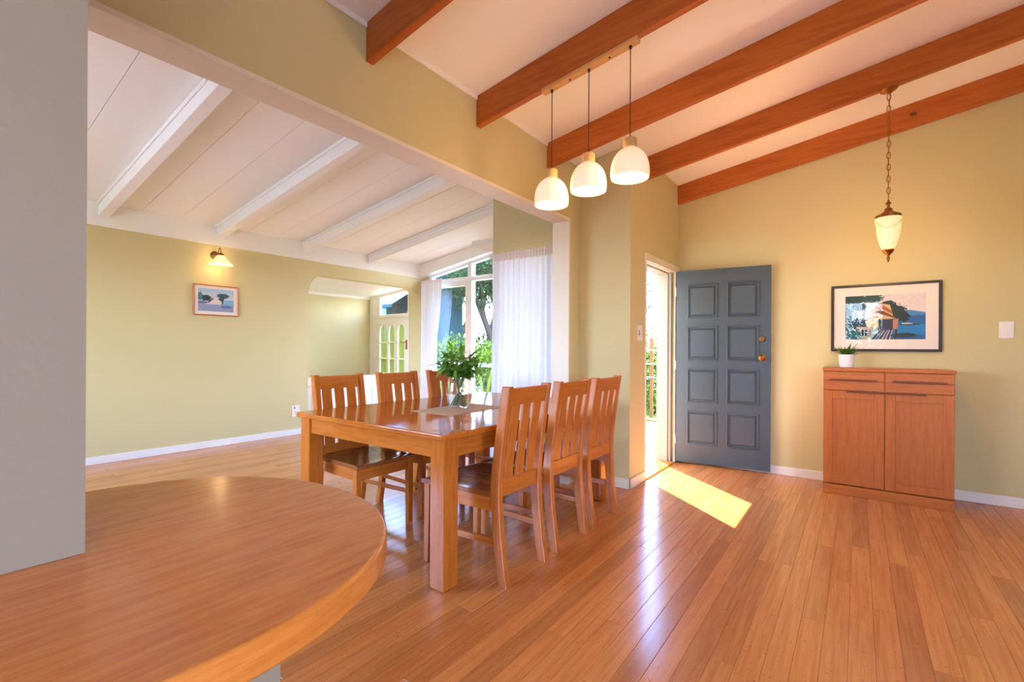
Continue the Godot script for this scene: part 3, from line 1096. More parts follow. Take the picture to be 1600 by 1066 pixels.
# ------------------------------------------------------------------ dining set
func build_dining_set() -> void:
	var yt := 0.768
	var th := 0.031
	var r0 := -2.90
	var r1 := -1.575
	var d0 := 1.602
	var d1 := 3.46
	var t := thing("dining_table", "glossy orange timber dining table with thick square legs", "table", P((r0 + r1) / 2, 0, (d0 + d1) / 2))
	var w := r1 - r0
	var l := d1 - d0
	var g := Geo.new()
	var poly := round_rect(w, l, 0.022)
	var up := Transform3D(Vector3(1, 0, 0), Vector3(0, 0, -1), Vector3(0, 1, 0), Vector3.ZERO)
	g.extrude(poly, yt - th, yt, 0.008, 4, up)
	obj("table_top", g, M.table_wood_x, t)
	for sx in [-1, 1]:
		for sz in [-1, 1]:
			obj("leg", _box(Vector3(sx * (w / 2 - 0.022 - 0.05), (yt - th) / 2 + 0.001, sz * (l / 2 - 0.025 - 0.05)), Vector3(0.10, yt - th - 0.002, 0.10), 0.005), M.table_wood_y, t)
	for sz in [-1, 1]:
		obj("apron", _box(Vector3(0, yt - th - 0.0485, sz * (l / 2 - 0.05)), Vector3(w - 0.244, 0.097, 0.022), 0.002), M.table_wood_x, t)
	for sx in [-1, 1]:
		obj("apron", _box(Vector3(sx * (w / 2 - 0.047), yt - th - 0.0485, 0), Vector3(0.022, 0.097, l - 0.25), 0.002), M.table_wood_z, t)

	# chairs: local +x is the back of the chair
	var grp := "slat back dining chairs round the table"
	var proto := make_chair()
	var right := ["orange timber slat back chair on the near side, beside the front table leg", "orange timber slat back chair, middle one on the entrance side of the table", "orange timber slat back chair on the entrance side, closest to the doorway"]
	var left := ["orange timber slat back chair on the far side, at the front corner of the table", "orange timber slat back chair, middle one on the far side of the table", "orange timber slat back chair on the far side, half hidden behind the glass vase"]
	var dr := [2.040, 2.530, 3.000]
	var dl := [1.972, 2.505, 3.035]
	for i in 3:
		var o: Node3D
		if i == 0:
			o = proto
			o.position = P(-1.653, 0, dr[i])
			o.rotation.y = 0.0
			o.set_meta("label", right[i])
		else:
			o = dup(proto, P(-1.653, 0, dr[i]), 0.0, right[i])
		o.set_meta("group", grp)
	for i in 3:
		var o := dup(proto, P(-2.737, 0, dl[i]), PI, left[i])
		o.set_meta("group", grp)


# the curve of the chair back: x of the middle of the post at height y
func back_x(y: float) -> float:
	if y < 0.46:
		return 0.190 + 0.052 * pow((0.46 - y) / 0.46, 1.6)
	return 0.190 + 0.070 * pow((y - 0.46) / 0.54, 1.35)


func back_bar(y0: float, y1: float, depth: float, shift: float, z0: float, z1: float, bev := 0.003, taper := 0.0) -> Geo:
	var n := 12
	var a := PackedVector2Array()
	var b := PackedVector2Array()
	for k in n + 1:
		var y := lerpf(y0, y1, float(k) / n)
		var dd := depth - taper * absf(y - 0.46)
		a.append(Vector2(back_x(y) + shift + dd / 2, y))
		b.append(Vector2(back_x(y) + shift - dd / 2, y))
	b.reverse()
	a.append_array(b)
	var g := Geo.new()
	g.extrude(a, z0, z1, bev)
	return g


func make_chair() -> Node3D:
	var t := thing("dining_chair", "", "chair")
	var wy: Material = M.chair_wood_y
	for s in [-1, 1]:
		var z: float = s * 0.178
		obj("rear_leg", back_bar(0.0, 0.992, 0.056, 0.0, z - 0.0195, z + 0.0195, 0.004, 0.014), wy, t)
	for s in [-1, 1]:
		var g := Geo.new()
		g.extrude(PackedVector2Array([Vector2(-0.284, 0.0), Vector2(-0.249, 0.0), Vector2(-0.240, 0.434), Vector2(-0.284, 0.434)]), s * 0.207 - 0.0195, s * 0.207 + 0.0195, 0.003)
		obj("front_leg", g, wy, t)
	# dished seat, narrower at the back
	var g := Geo.new()
	var nx := 14
	var nz := 14
	var top := func(u: float, v: float) -> Vector3:
		var x := lerpf(-0.298, 0.172, u)
		var hw := lerpf(0.232, 0.205, u)
		var z := (v * 2 - 1) * hw
		var dip := 0.011 * (1.0 - pow(absf(v * 2 - 1), 3.0)) * (1.0 - pow(absf(u * 2 - 1.05), 3.0))
		var edge := 0.006 * maxf(0.0, (0.06 - u) / 0.06)
		return Vector3(x, 0.462 - maxf(dip, 0.0) - edge, z)
	for i in nx:
		for j in nz:
			var q := [top.call(float(i) / nx, float(j) / nz), top.call(float(i + 1) / nx, float(j) / nz), top.call(float(i + 1) / nx, float(j + 1) / nz), top.call(float(i) / nx, float(j + 1) / nz)]
			var nn := []
			for e in [[i, j], [i + 1, j], [i + 1, j + 1], [i, j + 1]]:
				var u := clampf(float(e[0]) / nx, 0.02, 0.98)
				var v := clampf(float(e[1]) / nz, 0.02, 0.98)
				var du: Vector3 = top.call(u + 0.01, v) - top.call(u - 0.01, v)
				var dv: Vector3 = top.call(u, v + 0.01) - top.call(u, v - 0.01)
				nn.append(dv.cross(du).normalized())
			g.quad(q[0], q[1], q[2], q[3], nn[0], nn[1], nn[2], nn[3])
	var low := 0.435
	for i in nx:
		for v in [0.0, 1.0]:
			var a: Vector3 = top.call(float(i) / nx, v)
			var b: Vector3 = top.call(float(i + 1) / nx, v)
			g.face(a, b, Vector3(b.x, low, b.z), Vector3(a.x, low, a.z), Vector3(0, 0, v * 2 - 1))
	for j in nz:
		for u in [0.0, 1.0]:
			var a: Vector3 = top.call(u, float(j) / nz)
			var b: Vector3 = top.call(u, float(j + 1) / nz)
			g.face(a, b, Vector3(b.x, low, b.z), Vector3(a.x, low, a.z), Vector3(u * 2 - 1, 0, 0))
	g.face(Vector3(-0.298, low, -0.232), Vector3(-0.298, low, 0.232), Vector3(0.172, low, 0.205), Vector3(0.172, low, -0.205), Vector3.DOWN)
	obj("seat", g, M.seat_wood, t).set_meta("label", "dished dark brown glossy seat")
	obj("seat_rail", _box(Vector3(-0.265, 0.397, 0), Vector3(0.02, 0.074, 0.375), 0.002), M.chair_wood_z, t)
	for s in [-1, 1]:
		var a := Vector3(-0.247, 0.397, s * 0.205)
		var b := Vector3(0.172, 0.397, s * 0.180)
		var m := (a + b) / 2
		var dir := (b - a).normalized()
		g = Geo.new()
		g.box(Vector3.ZERO, Vector3((b - a).length(), 0.074, 0.02), 0.002, Transform3D(Basis(dir, Vector3.UP, dir.cross(Vector3.UP)), m))
		obj("seat_rail", g, M.chair_wood_x, t)
		var c := Vector3(-0.248, 0.205, s * 0.205)
		var d := Vector3(0.187, 0.205, s * 0.180)
		m = (c + d) / 2
		dir = (d - c).normalized()
		g = Geo.new()
		g.box(Vector3.ZERO, Vector3((d - c).length(), 0.032, 0.017), 0.002, Transform3D(Basis(dir, Vector3.UP, dir.cross(Vector3.UP)), m))
		obj("stretcher", g, M.chair_wood_x, t)
	obj("back_rail", back_bar(0.432, 0.515, 0.024, 0.006, -0.1585, 0.1585), M.chair_wood_z, t)
	obj("top_rail", back_bar(0.894, 0.982, 0.026, 0.004, -0.1585, 0.1585), M.chair_wood_z, t)
	for k in [-1, 0, 1]:
		obj("slat", back_bar(0.510, 0.898, 0.013, 0.006, k * 0.0975 - 0.036, k * 0.0975 + 0.036, 0.002), wy, t)
	return t


# ------------------------------------------------------------------ on the table
func leaf_mesh(l: float, w: float, bend: float, tint: Color, segs := 6, tip := 0.8) -> ArrayMesh:
	# a leaf along +z from its foot at the origin, its upper side up
	var g := Geo.new()
	g.tinted = true
	g.tint = tint
	var pt := func(k: int, s: float) -> Vector3:
		var u := float(k) / segs
		var hw := w / 2 * pow(sin(PI * pow(u, tip)), 0.8) if u > 0.0 and u < 1.0 else 0.0008
		return Vector3(s * hw, -bend * u * u * l + 0.18 * hw * absf(s), u * l)
	for k in segs:
		for s in [-1.0, 1.0]:
			var a: Vector3 = pt.call(k, 0.0)
			var b: Vector3 = pt.call(k + 1, 0.0)
			var c: Vector3 = pt.call(k + 1, s)
			var d: Vector3 = pt.call(k, s)
			var n1 := Vector3(-s * 0.15, 1, bend * 2.0 * float(k) / segs).normalized()
			g.quad(a, b, c, d, n1, n1, n1, n1)
	return g.mesh()


func aim(at: Vector3, dir: Vector3, roll := 0.0) -> Transform3D:
	var z := dir.normalized()
	var x := Vector3.UP.cross(z)
	if x.length() < 0.05:
		x = Vector3.RIGHT
	x = x.normalized()
	var b := Basis(x, z.cross(x), z)
	return Transform3D(b * Basis(Vector3(0, 0, 1), roll), at)


func build_table_things() -> void:
	var y := 0.768
	# runner
	var g := Geo.new()
	g.extrude(round_rect(0.335, 0.565, 0.004, 2), 0.0, 0.003, 0.001, 1, Transform3D(Vector3(1, 0, 0), Vector3(0, 0, -1), Vector3(0, 1, 0), Vector3.ZERO))
	var o := obj("table_runner", g, M.runner_cloth)
	o.position = P(-2.175, y + 0.0003, 2.372)
	tag(o, "beige woven table runner under the glass vase", "runner")
	# vase
	var base := P(-2.235, y + 0.0036, 2.420)
	var v := thing("glass_vase", "clear glass vase holding green foliage on the table runner", "vase", base)
	g = Geo.new()
	var prof := [Vector2(0.0, 0.0), Vector2(0.058, 0.0), Vector2(0.068, 0.006), Vector2(0.079, 0.03), Vector2(0.088, 0.07), Vector2(0.0905, 0.10), Vector2(0.088, 0.14), Vector2(0.081, 0.175), Vector2(0.074, 0.20), Vector2(0.073, 0.212), Vector2(0.0715, 0.212), Vector2(0.0722, 0.20), Vector2(0.079, 0.175), Vector2(0.086, 0.14), Vector2(0.0885, 0.10), Vector2(0.086, 0.07), Vector2(0.077, 0.031), Vector2(0.066, 0.012), Vector2(0.0, 0.011)]
	g.lathe(smooth(prof, 3), 48)
	obj("glass", g, M.vase_glass, v)
	g = Geo.new()
	g.lathe([Vector2(0.0, 0.012), Vector2(0.064, 0.013), Vector2(0.075, 0.032), Vector2(0.084, 0.07), Vector2(0.0862, 0.095), Vector2(0.0, 0.0952)], 40)
	obj("water", g, M.water, v)
	# foliage: stems that cross in the vase and fan out, leaves along them
	var b := thing("foliage_bunch", "bushy bunch of green leafy stems standing in the glass vase", "foliage", base)
	var shapes: Array[ArrayMesh] = []
	for k in 5:
		var s := 0.85 + 0.12 * k
		shapes.append(leaf_mesh(0.064 * s, 0.025 * (1.2 - 0.06 * k), 0.15 + 0.08 * k, Color(0.85 + 0.1 * k, 0.9 + 0.08 * k, 0.8)))
	rng.seed = 77
	var n := 20
	for k in n:
		var an := TAU * k / n + rng.randf_range(-0.15, 0.15)
		var ring := k % 3
		var lean: float = [0.175, 0.125, 0.055][ring] + rng.randf_range(-0.02, 0.02)
		var h: float = [0.29, 0.35, 0.372][ring] + rng.randf_range(-0.03, 0.02)
		var out := Vector3(cos(an), 0, sin(an))
		var foot := -out * rng.randf_range(0.025, 0.05) + Vector3.UP * 0.02
		var neck := out * 0.038 + Vector3.UP * 0.205
		var tipp := out * lean + Vector3.UP * h
		var pts := []
		for q in 9:
			var u := q / 8.0
			var c1 := foot.lerp(neck, u)
			var c2 := neck.lerp(tipp, u)
			var cc := neck + (neck - foot) * 0.25
			c1 = foot.lerp(neck, minf(u * 2, 1.0))
			c2 = neck.lerp(cc, u).lerp(cc.lerp(tipp, u), u)
			pts.append(c1 if u < 0.5 else neck.lerp(cc, (u - 0.5) * 2).lerp(cc.lerp(tipp, (u - 0.5) * 2), (u - 0.5) * 2))
		g = Geo.new()
		var rad := []
		for q in 9:
			rad.append(0.0034 - 0.0002 * q)
		g.tube(pts, rad, 6)
		var st := obj("stem", g, M.stem_green, b)
		var m := 15
		for q in m:
			var u := 0.50 + 0.5 * float(q) / (m - 1)
			var fi := u * 8.0
			var i0 := mini(int(fi), 7)
			var p: Vector3 = pts[i0].lerp(pts[i0 + 1], fi - i0)
			var d: Vector3 = (pts[i0 + 1] - pts[i0]).normalized()
			var side := d.cross(Vector3.UP).normalized().rotated(d, q * 2.4 + rng.randf() * 0.8)
			var ld := (d * rng.randf_range(0.35, 0.8) + side + Vector3.UP * 0.12).normalized()
			if q == m - 1:
				ld = d
			var lf := obj("leaf", shapes[rng.randi() % 5], M.leaf_bouquet, st)
			lf.transform = aim(p, ld, rng.randf_range(-0.5, 0.5)).scaled_local(Vector3.ONE * rng.randf_range(0.8, 1.15))


# ------------------------------------------------------------------ cabinet and plant
func build_cabinet() -> void:
	var r0 := -0.236
	var r1 := 0.573
	var mid := (r0 + r1) / 2
	var d0 := 4.70
	var back := 5.09
	var t := thing("cabinet", "orange timber cabinet with two panelled doors under the large picture", "cabinet", P(mid, 0, d0))
	var hw := (r1 - r0) / 2
	var dep := back - d0
	var W: Material = M.cabinet_wood_x
	var wy: Material = M.cabinet_wood_y
	obj("plinth", _box(Vector3(0, 0.039, -dep / 2 + 0.004), Vector3(hw * 2, 0.078, dep - 0.008 + 0.012), 0.003), W, t)
	var g := Geo.new()
	g.box(Vector3(0, 0.545, -dep / 2 - 0.011), Vector3(hw * 2 - 0.004, 0.93, dep - 0.022), 0.002)
	obj("body", g, wy, t)
	g = Geo.new()
	g.box(Vector3(0, 1.0225, -dep / 2 + 0.004), Vector3(hw * 2 + 0.012, 0.025, dep + 0.012), 0.004)
	obj("cabinet_top", g, W, t)
	var gap := 0.003
	for s in [-1, 1]:
		var cx: float = s * hw / 2
		var w := hw - gap * 1.5
		# two shallow drawers one above the other
		for e in [[0.934, 1.007], [0.856, 0.931]]:
			var dr := obj("drawer", _box(Vector3(cx, (e[0] + e[1]) / 2, -0.011), Vector3(w, e[1] - e[0], 0.022), 0.002), W, t)
			if e[0] > 0.9:
				g = Geo.new()
				g.extrude(PackedVector2Array([Vector2(-0.16, -0.004), Vector2(-0.155, -0.008), Vector2(0.155, -0.008), Vector2(0.16, -0.004), Vector2(0.15, 0.006), Vector2(-0.15, 0.006)]), 0.0, 0.016, 0.002)
				var hd := obj("handle", g, M.dark_wood, dr)
				hd.position = Vector3(cx, 0.941, 0.0)
		var door := obj("door", _door_frame(w, 0.762), wy, t)
		door.position = Vector3(cx, 0.088, 0)
		obj("panel", _box(Vector3(0, 0.381, -0.017), Vector3(w - 0.118, 0.762 - 0.118, 0.010), 0.001), wy, door)
		var hx: float = -s * (w / 2 - 0.122)
		g = Geo.new()
		g.box(Vector3(hx, 0.757, 0.007), Vector3(0.244, 0.014, 0.018), 0.003)
		obj("handle", g, M.dark_wood, door)
	# plant
	rng.seed = 5
	var base := P(-0.079, 1.0353, 4.90)
	var p := thing("potted_plant", "small spiky green plant in a white ceramic pot on the cabinet", "plant", base)
	g = Geo.new()
	g.lathe([Vector2(0.0, 0.0), Vector2(0.040, 0.0), Vector2(0.047, 0.004), Vector2(0.053, 0.03), Vector2(0.0565, 0.07), Vector2(0.0575, 0.108), Vector2(0.056, 0.111), Vector2(0.052, 0.109), Vector2(0.050, 0.09), Vector2(0.0, 0.09)], 32)
	obj("pot", g, M.pot_white, p)
	g = Geo.new()
	g.lathe([Vector2(0.051, 0.092), Vector2(0.03, 0.097), Vector2(0.0, 0.098)], 24)
	obj("soil", g, M.soil, p)
	var sh: Array[ArrayMesh] = []
	for k in 3:
		sh.append(leaf_mesh(0.098 + 0.008 * k, 0.021, 0.16 + 0.08 * k, Color(0.85 + 0.12 * k, 0.9 + 0.1 * k, 0.8), 7, 0.6))
	for k in 44:
		var an := k * 2.4 + rng.randf() * 0.4
		var el := lerpf(1.35, 0.38, float(k) / 43.0) + rng.randf_range(-0.1, 0.1)
		var dir := Vector3(cos(an) * cos(el), sin(el), sin(an) * cos(el))
		var lf := obj("leaf", sh[k % 3], M.leaf_pot, p)
		lf.transform = aim(Vector3(cos(an), 0, sin(an)) * 0.012 + Vector3.UP * 0.098, dir, rng.randf_range(-0.3, 0.3)).scaled_local(Vector3.ONE * rng.randf_range(0.85, 1.1))


# frame of a cabinet door, its foot in the middle at the origin, its face at z 0
func _door_frame(w: float, h: float) -> Geo:
	var g := Geo.new()
	var s := 0.062
	for k in [-1, 1]:
		g.box(Vector3(k * (w / 2 - s / 2), h / 2, -0.011), Vector3(s, h, 0.022), 0.002)
	for y in [s / 2, h - s / 2]:
		g.box(Vector3(0, y, -0.0112), Vector3(w - s * 2, s, 0.0216), 0.002)
	return g


# ------------------------------------------------------------------ pictures, switches, socket
func ell(im: Image, cx: float, cy: float, rx: float, ry: float, c: Color, rough: FastNoiseLite = null, amt := 0.25) -> void:
	for y in range(maxi(0, int(cy - ry * 1.4)), mini(im.get_height(), int(cy + ry * 1.4) + 1)):
		for x in range(maxi(0, int(cx - rx * 1.4)), mini(im.get_width(), int(cx + rx * 1.4) + 1)):
			var d := Vector2((x - cx) / rx, (y - cy) / ry).length()
			if rough:
				d += rough.get_noise_2d(x, y) * amt
			if d < 1.0:
				var k := rough.get_noise_2d(x * 2.0, y * 2.0 + 300.0) * 0.25 if rough else 0.0
				im.set_pixel(x, y, Color(c.r + k * c.r, c.g + k * c.g, c.b + k * c.b))


func pgon(im: Image, pts: Array, c: Color) -> void:
	var p := PackedVector2Array(pts)
	var lo := p[0]
	var hi := p[0]
	for q in p:
		lo = lo.min(q)
		hi = hi.max(q)
	for y in range(maxi(0, int(lo.y)), mini(im.get_height(), int(hi.y) + 1)):
		for x in range(maxi(0, int(lo.x)), mini(im.get_width(), int(hi.x) + 1)):
			if Geometry2D.is_point_in_polygon(Vector2(x + 0.5, y + 0.5), p):
				im.set_pixel(x, y, c)


func bay_painting() -> ImageTexture:
	var w := 540
	var h := 384
	var im := Image.create(w, h, false, Image.FORMAT_RGB8)
	var nz := FastNoiseLite.new()
	nz.seed = 3
	nz.frequency = 0.05
	nz.fractal_octaves = 3
	for y in h:
		for x in w:
			var c := c8(216, 204, 200).lerp(c8(232, 214, 200), float(y) / h)
			var k := nz.get_noise_2d(x * 0.5, y * 1.5) * 0.06
			im.set_pixel(x, y, Color(c.r + k, c.g + k, c.b + k))
	# hills, bay
	pgon(im, [Vector2(300, 190), Vector2(380, 150), Vector2(440, 136), Vector2(540, 160), Vector2(540, 270), Vector2(300, 270)], c8(70, 128, 176))
	pgon(im, [Vector2(340, 220), Vector2(440, 186), Vector2(540, 180), Vector2(540, 270), Vector2(340, 270)], c8(30, 96, 156))
	pgon(im, [Vector2(330, 262), Vector2(540, 258), Vector2(540, 384), Vector2(330, 384)], c8(16, 124, 184))
	pgon(im, [Vector2(360, 330), Vector2(540, 352), Vector2(540, 384), Vector2(360, 384)], c8(14, 92, 150))
	ell(im, 440, 256, 70, 10, c8(52, 66, 76), nz)
	ell(im, 420, 250, 40, 7, c8(180, 176, 170), nz)
	# pale garden light and trees at the left
	pgon(im, [Vector2(0, 0), Vector2(240, 0), Vector2(250, 384), Vector2(0, 384)], c8(150, 186, 186))
	ell(im, 150, 120, 90, 90, c8(196, 220, 230), nz)
	ell(im, 60, 30, 120, 42, c8(24, 66, 66), nz, 0.5)
	ell(im, 190, 24, 70, 36, c8(28, 74, 74), nz, 0.5)
	ell(im, 100, 96, 60, 34, c8(38, 92, 88), nz, 0.5)
	ell(im, 10, 200, 44, 120, c8(30, 96, 106), nz, 0.5)
	ell(im, 300, 90, 50, 40, c8(26, 62, 60), nz, 0.4)
	ell(im, 350, 150, 70, 60, c8(22, 56, 58), nz, 0.4)
	ell(im, 400, 190, 36, 44, c8(24, 50, 54), nz, 0.4)
	# house: layered roofs, wall, dark arches
	pgon(im, [Vector2(180, 130), Vector2(240, 70), Vector2(310, 88), Vector2(330, 180), Vector2(350, 210), Vector2(190, 210)], c8(206, 170, 110))
	pgon(im, [Vector2(200, 110), Vector2(260, 84), Vector2(330, 150), Vector2(320, 166), Vector2(250, 112)], c8(158, 84, 52))
	pgon(im, [Vector2(190, 150), Vector2(250, 128), Vector2(340, 190), Vector2(360, 212), Vector2(240, 160)], c8(120, 62, 42))
	pgon(im, [Vector2(230, 210), Vector2(356, 208), Vector2(350, 300), Vector2(230, 310)], c8(52, 62, 84))
	pgon(im, [Vector2(330, 216), Vector2(366, 206), Vector2(360, 300), Vector2(330, 300)], c8(188, 124, 90))
	pgon(im, [Vector2(130, 220), Vector2(230, 200), Vector2(236, 280), Vector2(130, 270)], c8(222, 204, 150))
	ell(im, 90, 250, 60, 52, c8(22, 70, 80), nz, 0.3)
	pgon(im, [Vector2(80, 270), Vector2(190, 280), Vector2(190, 300), Vector2(80, 292)], c8(196, 172, 140))
	for k in 4:
		pgon(im, [Vector2(92 + k * 24, 300), Vector2(108 + k * 24, 300), Vector2(108 + k * 24, 352), Vector2(92 + k * 24, 352)], c8(30, 40, 54))
	pgon(im, [Vector2(90, 300), Vector2(92, 384), Vector2(176, 384), Vector2(176, 300), Vector2(160, 300), Vector2(160, 360), Vector2(110, 360), Vector2(110, 300)], c8(170, 150, 130))
	ell(im, 60, 350, 54, 50, c8(20, 96, 104), nz, 0.3)
	for k in 7:
		pgon(im, [Vector2(180 + k * 26, 384), Vector2(200 + k * 26, 384), Vector2(262 + k * 16, 296), Vector2(250 + k * 16, 296)], c8(70, 92, 130) if k % 2 else c8(36, 50, 72))
	ell(im, 400, 350, 80, 20, c8(34, 54, 66), nz, 0.4)
	return ImageTexture.create_from_image(im)


func beach_painting() -> ImageTexture:
	var w := 380
	var h := 260
	var im := Image.create(w, h, false, Image.FORMAT_RGB8)
	var nz := FastNoiseLite.new()
	nz.seed = 9
	nz.frequency = 0.06
	nz.fractal_octaves = 3
	for y in h:
		for x in w:
			var c := c8(150, 190, 220).lerp(c8(226, 214, 210), clampf(float(y) / h * 1.6 + nz.get_noise_2d(x, y) * 0.3, 0, 1))
			if y > 118 and x > 240:
				c = c8(96, 160, 200).lerp(c8(150, 194, 216), (nz.get_noise_2d(x, y * 3) + 1) / 2)
			if y > 176:
				c = c8(176, 180, 204).lerp(c8(110, 128, 164), (nz.get_noise_2d(x * 0.6, y * 2) + 1) / 2)
			im.set_pixel(x, y, c)
	ell(im, 80, 108, 60, 34, c8(38, 66, 78), nz, 0.5)
	ell(im, 20, 90, 26, 50, c8(60, 120, 150), nz, 0.5)
	ell(im, 262, 74, 66, 30, c8(40, 74, 96), nz, 0.5)
	ell(im, 240, 120, 30, 26, c8(42, 66, 88), nz, 0.5)
	pgon(im, [Vector2(244, 90), Vector2(254, 90), Vector2(268, 170), Vector2(258, 170)], c8(52, 56, 72))
	pgon(im, [Vector2(100, 160), Vector2(170, 96), Vector2(240, 140), Vector2(240, 178), Vector2(100, 178)], c8(214, 204, 200))
	pgon(im, [Vector2(92, 160), Vector2(170, 90), Vector2(176, 104), Vector2(112, 164)], c8(92, 96, 124))
	pgon(im, [Vector2(160, 94), Vector2(250, 138), Vector2(230, 142), Vector2(160, 112)], c8(226, 196, 170))
	ell(im, 40, 160, 60, 16, c8(112, 108, 148), nz, 0.5)
	ell(im, 300, 200, 60, 18, c8(82, 112, 160), nz, 0.5)
	return ImageTexture.create_from_image(im)


# a framed picture: its middle at the origin, its back at z 0, looking along +z
func framed(called: String, label: String, w: float, h: float, iw: float, ih: float, fw: float, depth: float, frame: Material, art: Texture2D, at: Vector3, turn: float, ioff := Vector2.ZERO) -> Node3D:
	var t := thing(called, label, "picture", at, turn)
	var g := Geo.new()
	for s in [-1, 1]:
		g.box(Vector3(s * (w / 2 - fw / 2), 0, depth / 2), Vector3(fw, h, depth), 0.003)
		g.box(Vector3(0, s * (h / 2 - fw / 2), depth / 2), Vector3(w - fw * 2, fw, depth), 0.003)
	obj("frame", g, frame, t)
	# mount with a window cut for the print
	g = Geo.new()
	var W := w - fw * 1.6
	var H := h - fw * 1.6
	var z := depth * 0.45
	for s in [-1, 1]:
		var ex: float = W / 2 - (iw / 2 + s * ioff.x)
		g.box(Vector3(s * (W / 2 - ex / 2), 0, z), Vector3(ex, H, 0.003), 0.0)
		var ey: float = H / 2 - (ih / 2 + s * ioff.y)
		g.box(Vector3(ioff.x, s * (H / 2 - ey / 2), z), Vector3(iw, ey, 0.003), 0.0)
	obj("mount", g, M.mat_board, t)
	var m := mat(called + "_print", Color.WHITE, 0.6)
	m.albedo_texture = art
	g = Geo.new()
	g.mapped = true
	var q := [Vector3(-iw / 2 + ioff.x, ih / 2 + ioff.y, z - 0.001), Vector3(iw / 2 + ioff.x, ih / 2 + ioff.y, z - 0.001), Vector3(iw / 2 + ioff.x, -ih / 2 + ioff.y, z - 0.001), Vector3(-iw / 2 + ioff.x, -ih / 2 + ioff.y, z - 0.001)]
	var u := [Vector2(0, 0), Vector2(1, 0), Vector2(1, 1), Vector2(0, 1)]
	g.tri(q[0], q[1], q[2], Vector3.BACK, Vector3.BACK, Vector3.BACK, u[0], u[1], u[2])
	g.tri(q[0], q[2], q[3], Vector3.BACK, Vector3.BACK, Vector3.BACK, u[0], u[2], u[3])
	obj("print", g, m, t)
	g = Geo.new()
	z = depth * 0.72
	g.flat(Vector3(-W / 2, -H / 2, z), Vector3(W / 2, -H / 2, z), Vector3(W / 2, H / 2, z), Vector3(-W / 2, H / 2, z), Vector3.BACK)
	obj("glass", g, M.picture_glass, t)
	return t


func build_wall_things() -> void:
	framed("framed_picture", "large dark framed seaside print hanging above the cabinet", 0.738, 0.580, 0.536, 0.380, 0.021, 0.026, M.frame_black, bay_painting(), P(0.172, 1.463, WALL_BACK - 0.0005), 0.0, Vector2(0.002, 0.003))
	framed("framed_picture", "small thin framed blue seaside print below the wall lamp", 0.488, 0.362, 0.385, 0.264, 0.013, 0.022, M.chair_wood_y, beach_painting(), P(LEFT + 0.0005, 1.732, 2.410), PI / 2, Vector2(0.0, 0.002))
	# switch on the picture wall
	var t := thing("light_switch", "white square switch plate at the right end of the picture wall", "light switch", P(0.906, 1.342, WALL_BACK))
	obj("plate", _box(Vector3(0, 0, 0.004), Vector3(0.080, 0.126, 0.008), 0.003), M.plastic_white, t)
	obj("rocker", _box(Vector3(0, 0.005, 0.009), Vector3(0.052, 0.086, 0.006), 0.002), M.plastic_white, t)
	t = thing("light_switch", "white switch plate on the narrow wall left of the doorway", "light switch", P(ENTRY, 1.325, 3.998), PI / 2)
	obj("plate", _box(Vector3(0, 0, 0.004), Vector3(0.112, 0.134, 0.008), 0.003), M.plastic_white, t)
	for k in 2:
		obj("rocker", _box(Vector3(-0.026 + k * 0.052, 0, 0.009), Vector3(0.018, 0.05, 0.005), 0.002), M.plastic_grey if k == 0 else M.plastic_white, t)
	t = thing("wall_socket", "white power socket low on the long living room wall", "socket", P(LEFT, 0.320, 3.40), PI / 2)
	obj("plate", _box(Vector3(0, 0, 0.004), Vector3(0.108, 0.155, 0.008), 0.003), M.plastic_white, t)
	obj("rocker", _box(Vector3(-0.02, 0.045, 0.009), Vector3(0.02, 0.03, 0.005), 0.002), M.plastic_grey, t)
	for k in [-1, 1]:
		obj("pin_slot", _box(Vector3(k * 0.013, -0.015, 0.008), Vector3(0.005, 0.018, 0.0016), 0.0), M.frame_black, t)
	obj("pin_slot", _box(Vector3(0, -0.042, 0.008), Vector3(0.005, 0.018, 0.0016), 0.0), M.frame_black, t)
	var o := obj("cup_hook_block", gbox(0.335, 0.375, ceil_y(0.36) - 0.11, ceil_y(0.36) - 0.085, 5.045, 5.0618, 0.003), M.dark_wood)
	tag(o, "tiny brown block on the last ceiling beam, right of the lantern chain", "block")


# ------------------------------------------------------------------ lamps
func omni(parent: Node3D, at: Vector3, energy: float, color: Color, size := 0.03) -> void:
	var l := OmniLight3D.new()
	l.name = "lamp_light"
	l.position = at
	l.light_energy = energy
	l.light_color = color
	l.light_size = size
	l.omni_range = 14.0
	l.omni_attenuation = 2.0
	l.shadow_enabled = true
	parent.add_child(l, true)


func ball(r: float, at: Vector3) -> Geo:
	var g := Geo.new()
	var p := []
	for k in 13:
		var a := -PI / 2 + PI * k / 12
		p.append(Vector2(maxf(cos(a) * r, 0.0), sin(a) * r))
	g.lathe(p, 20, Transform3D(Basis.IDENTITY, at))
	return g


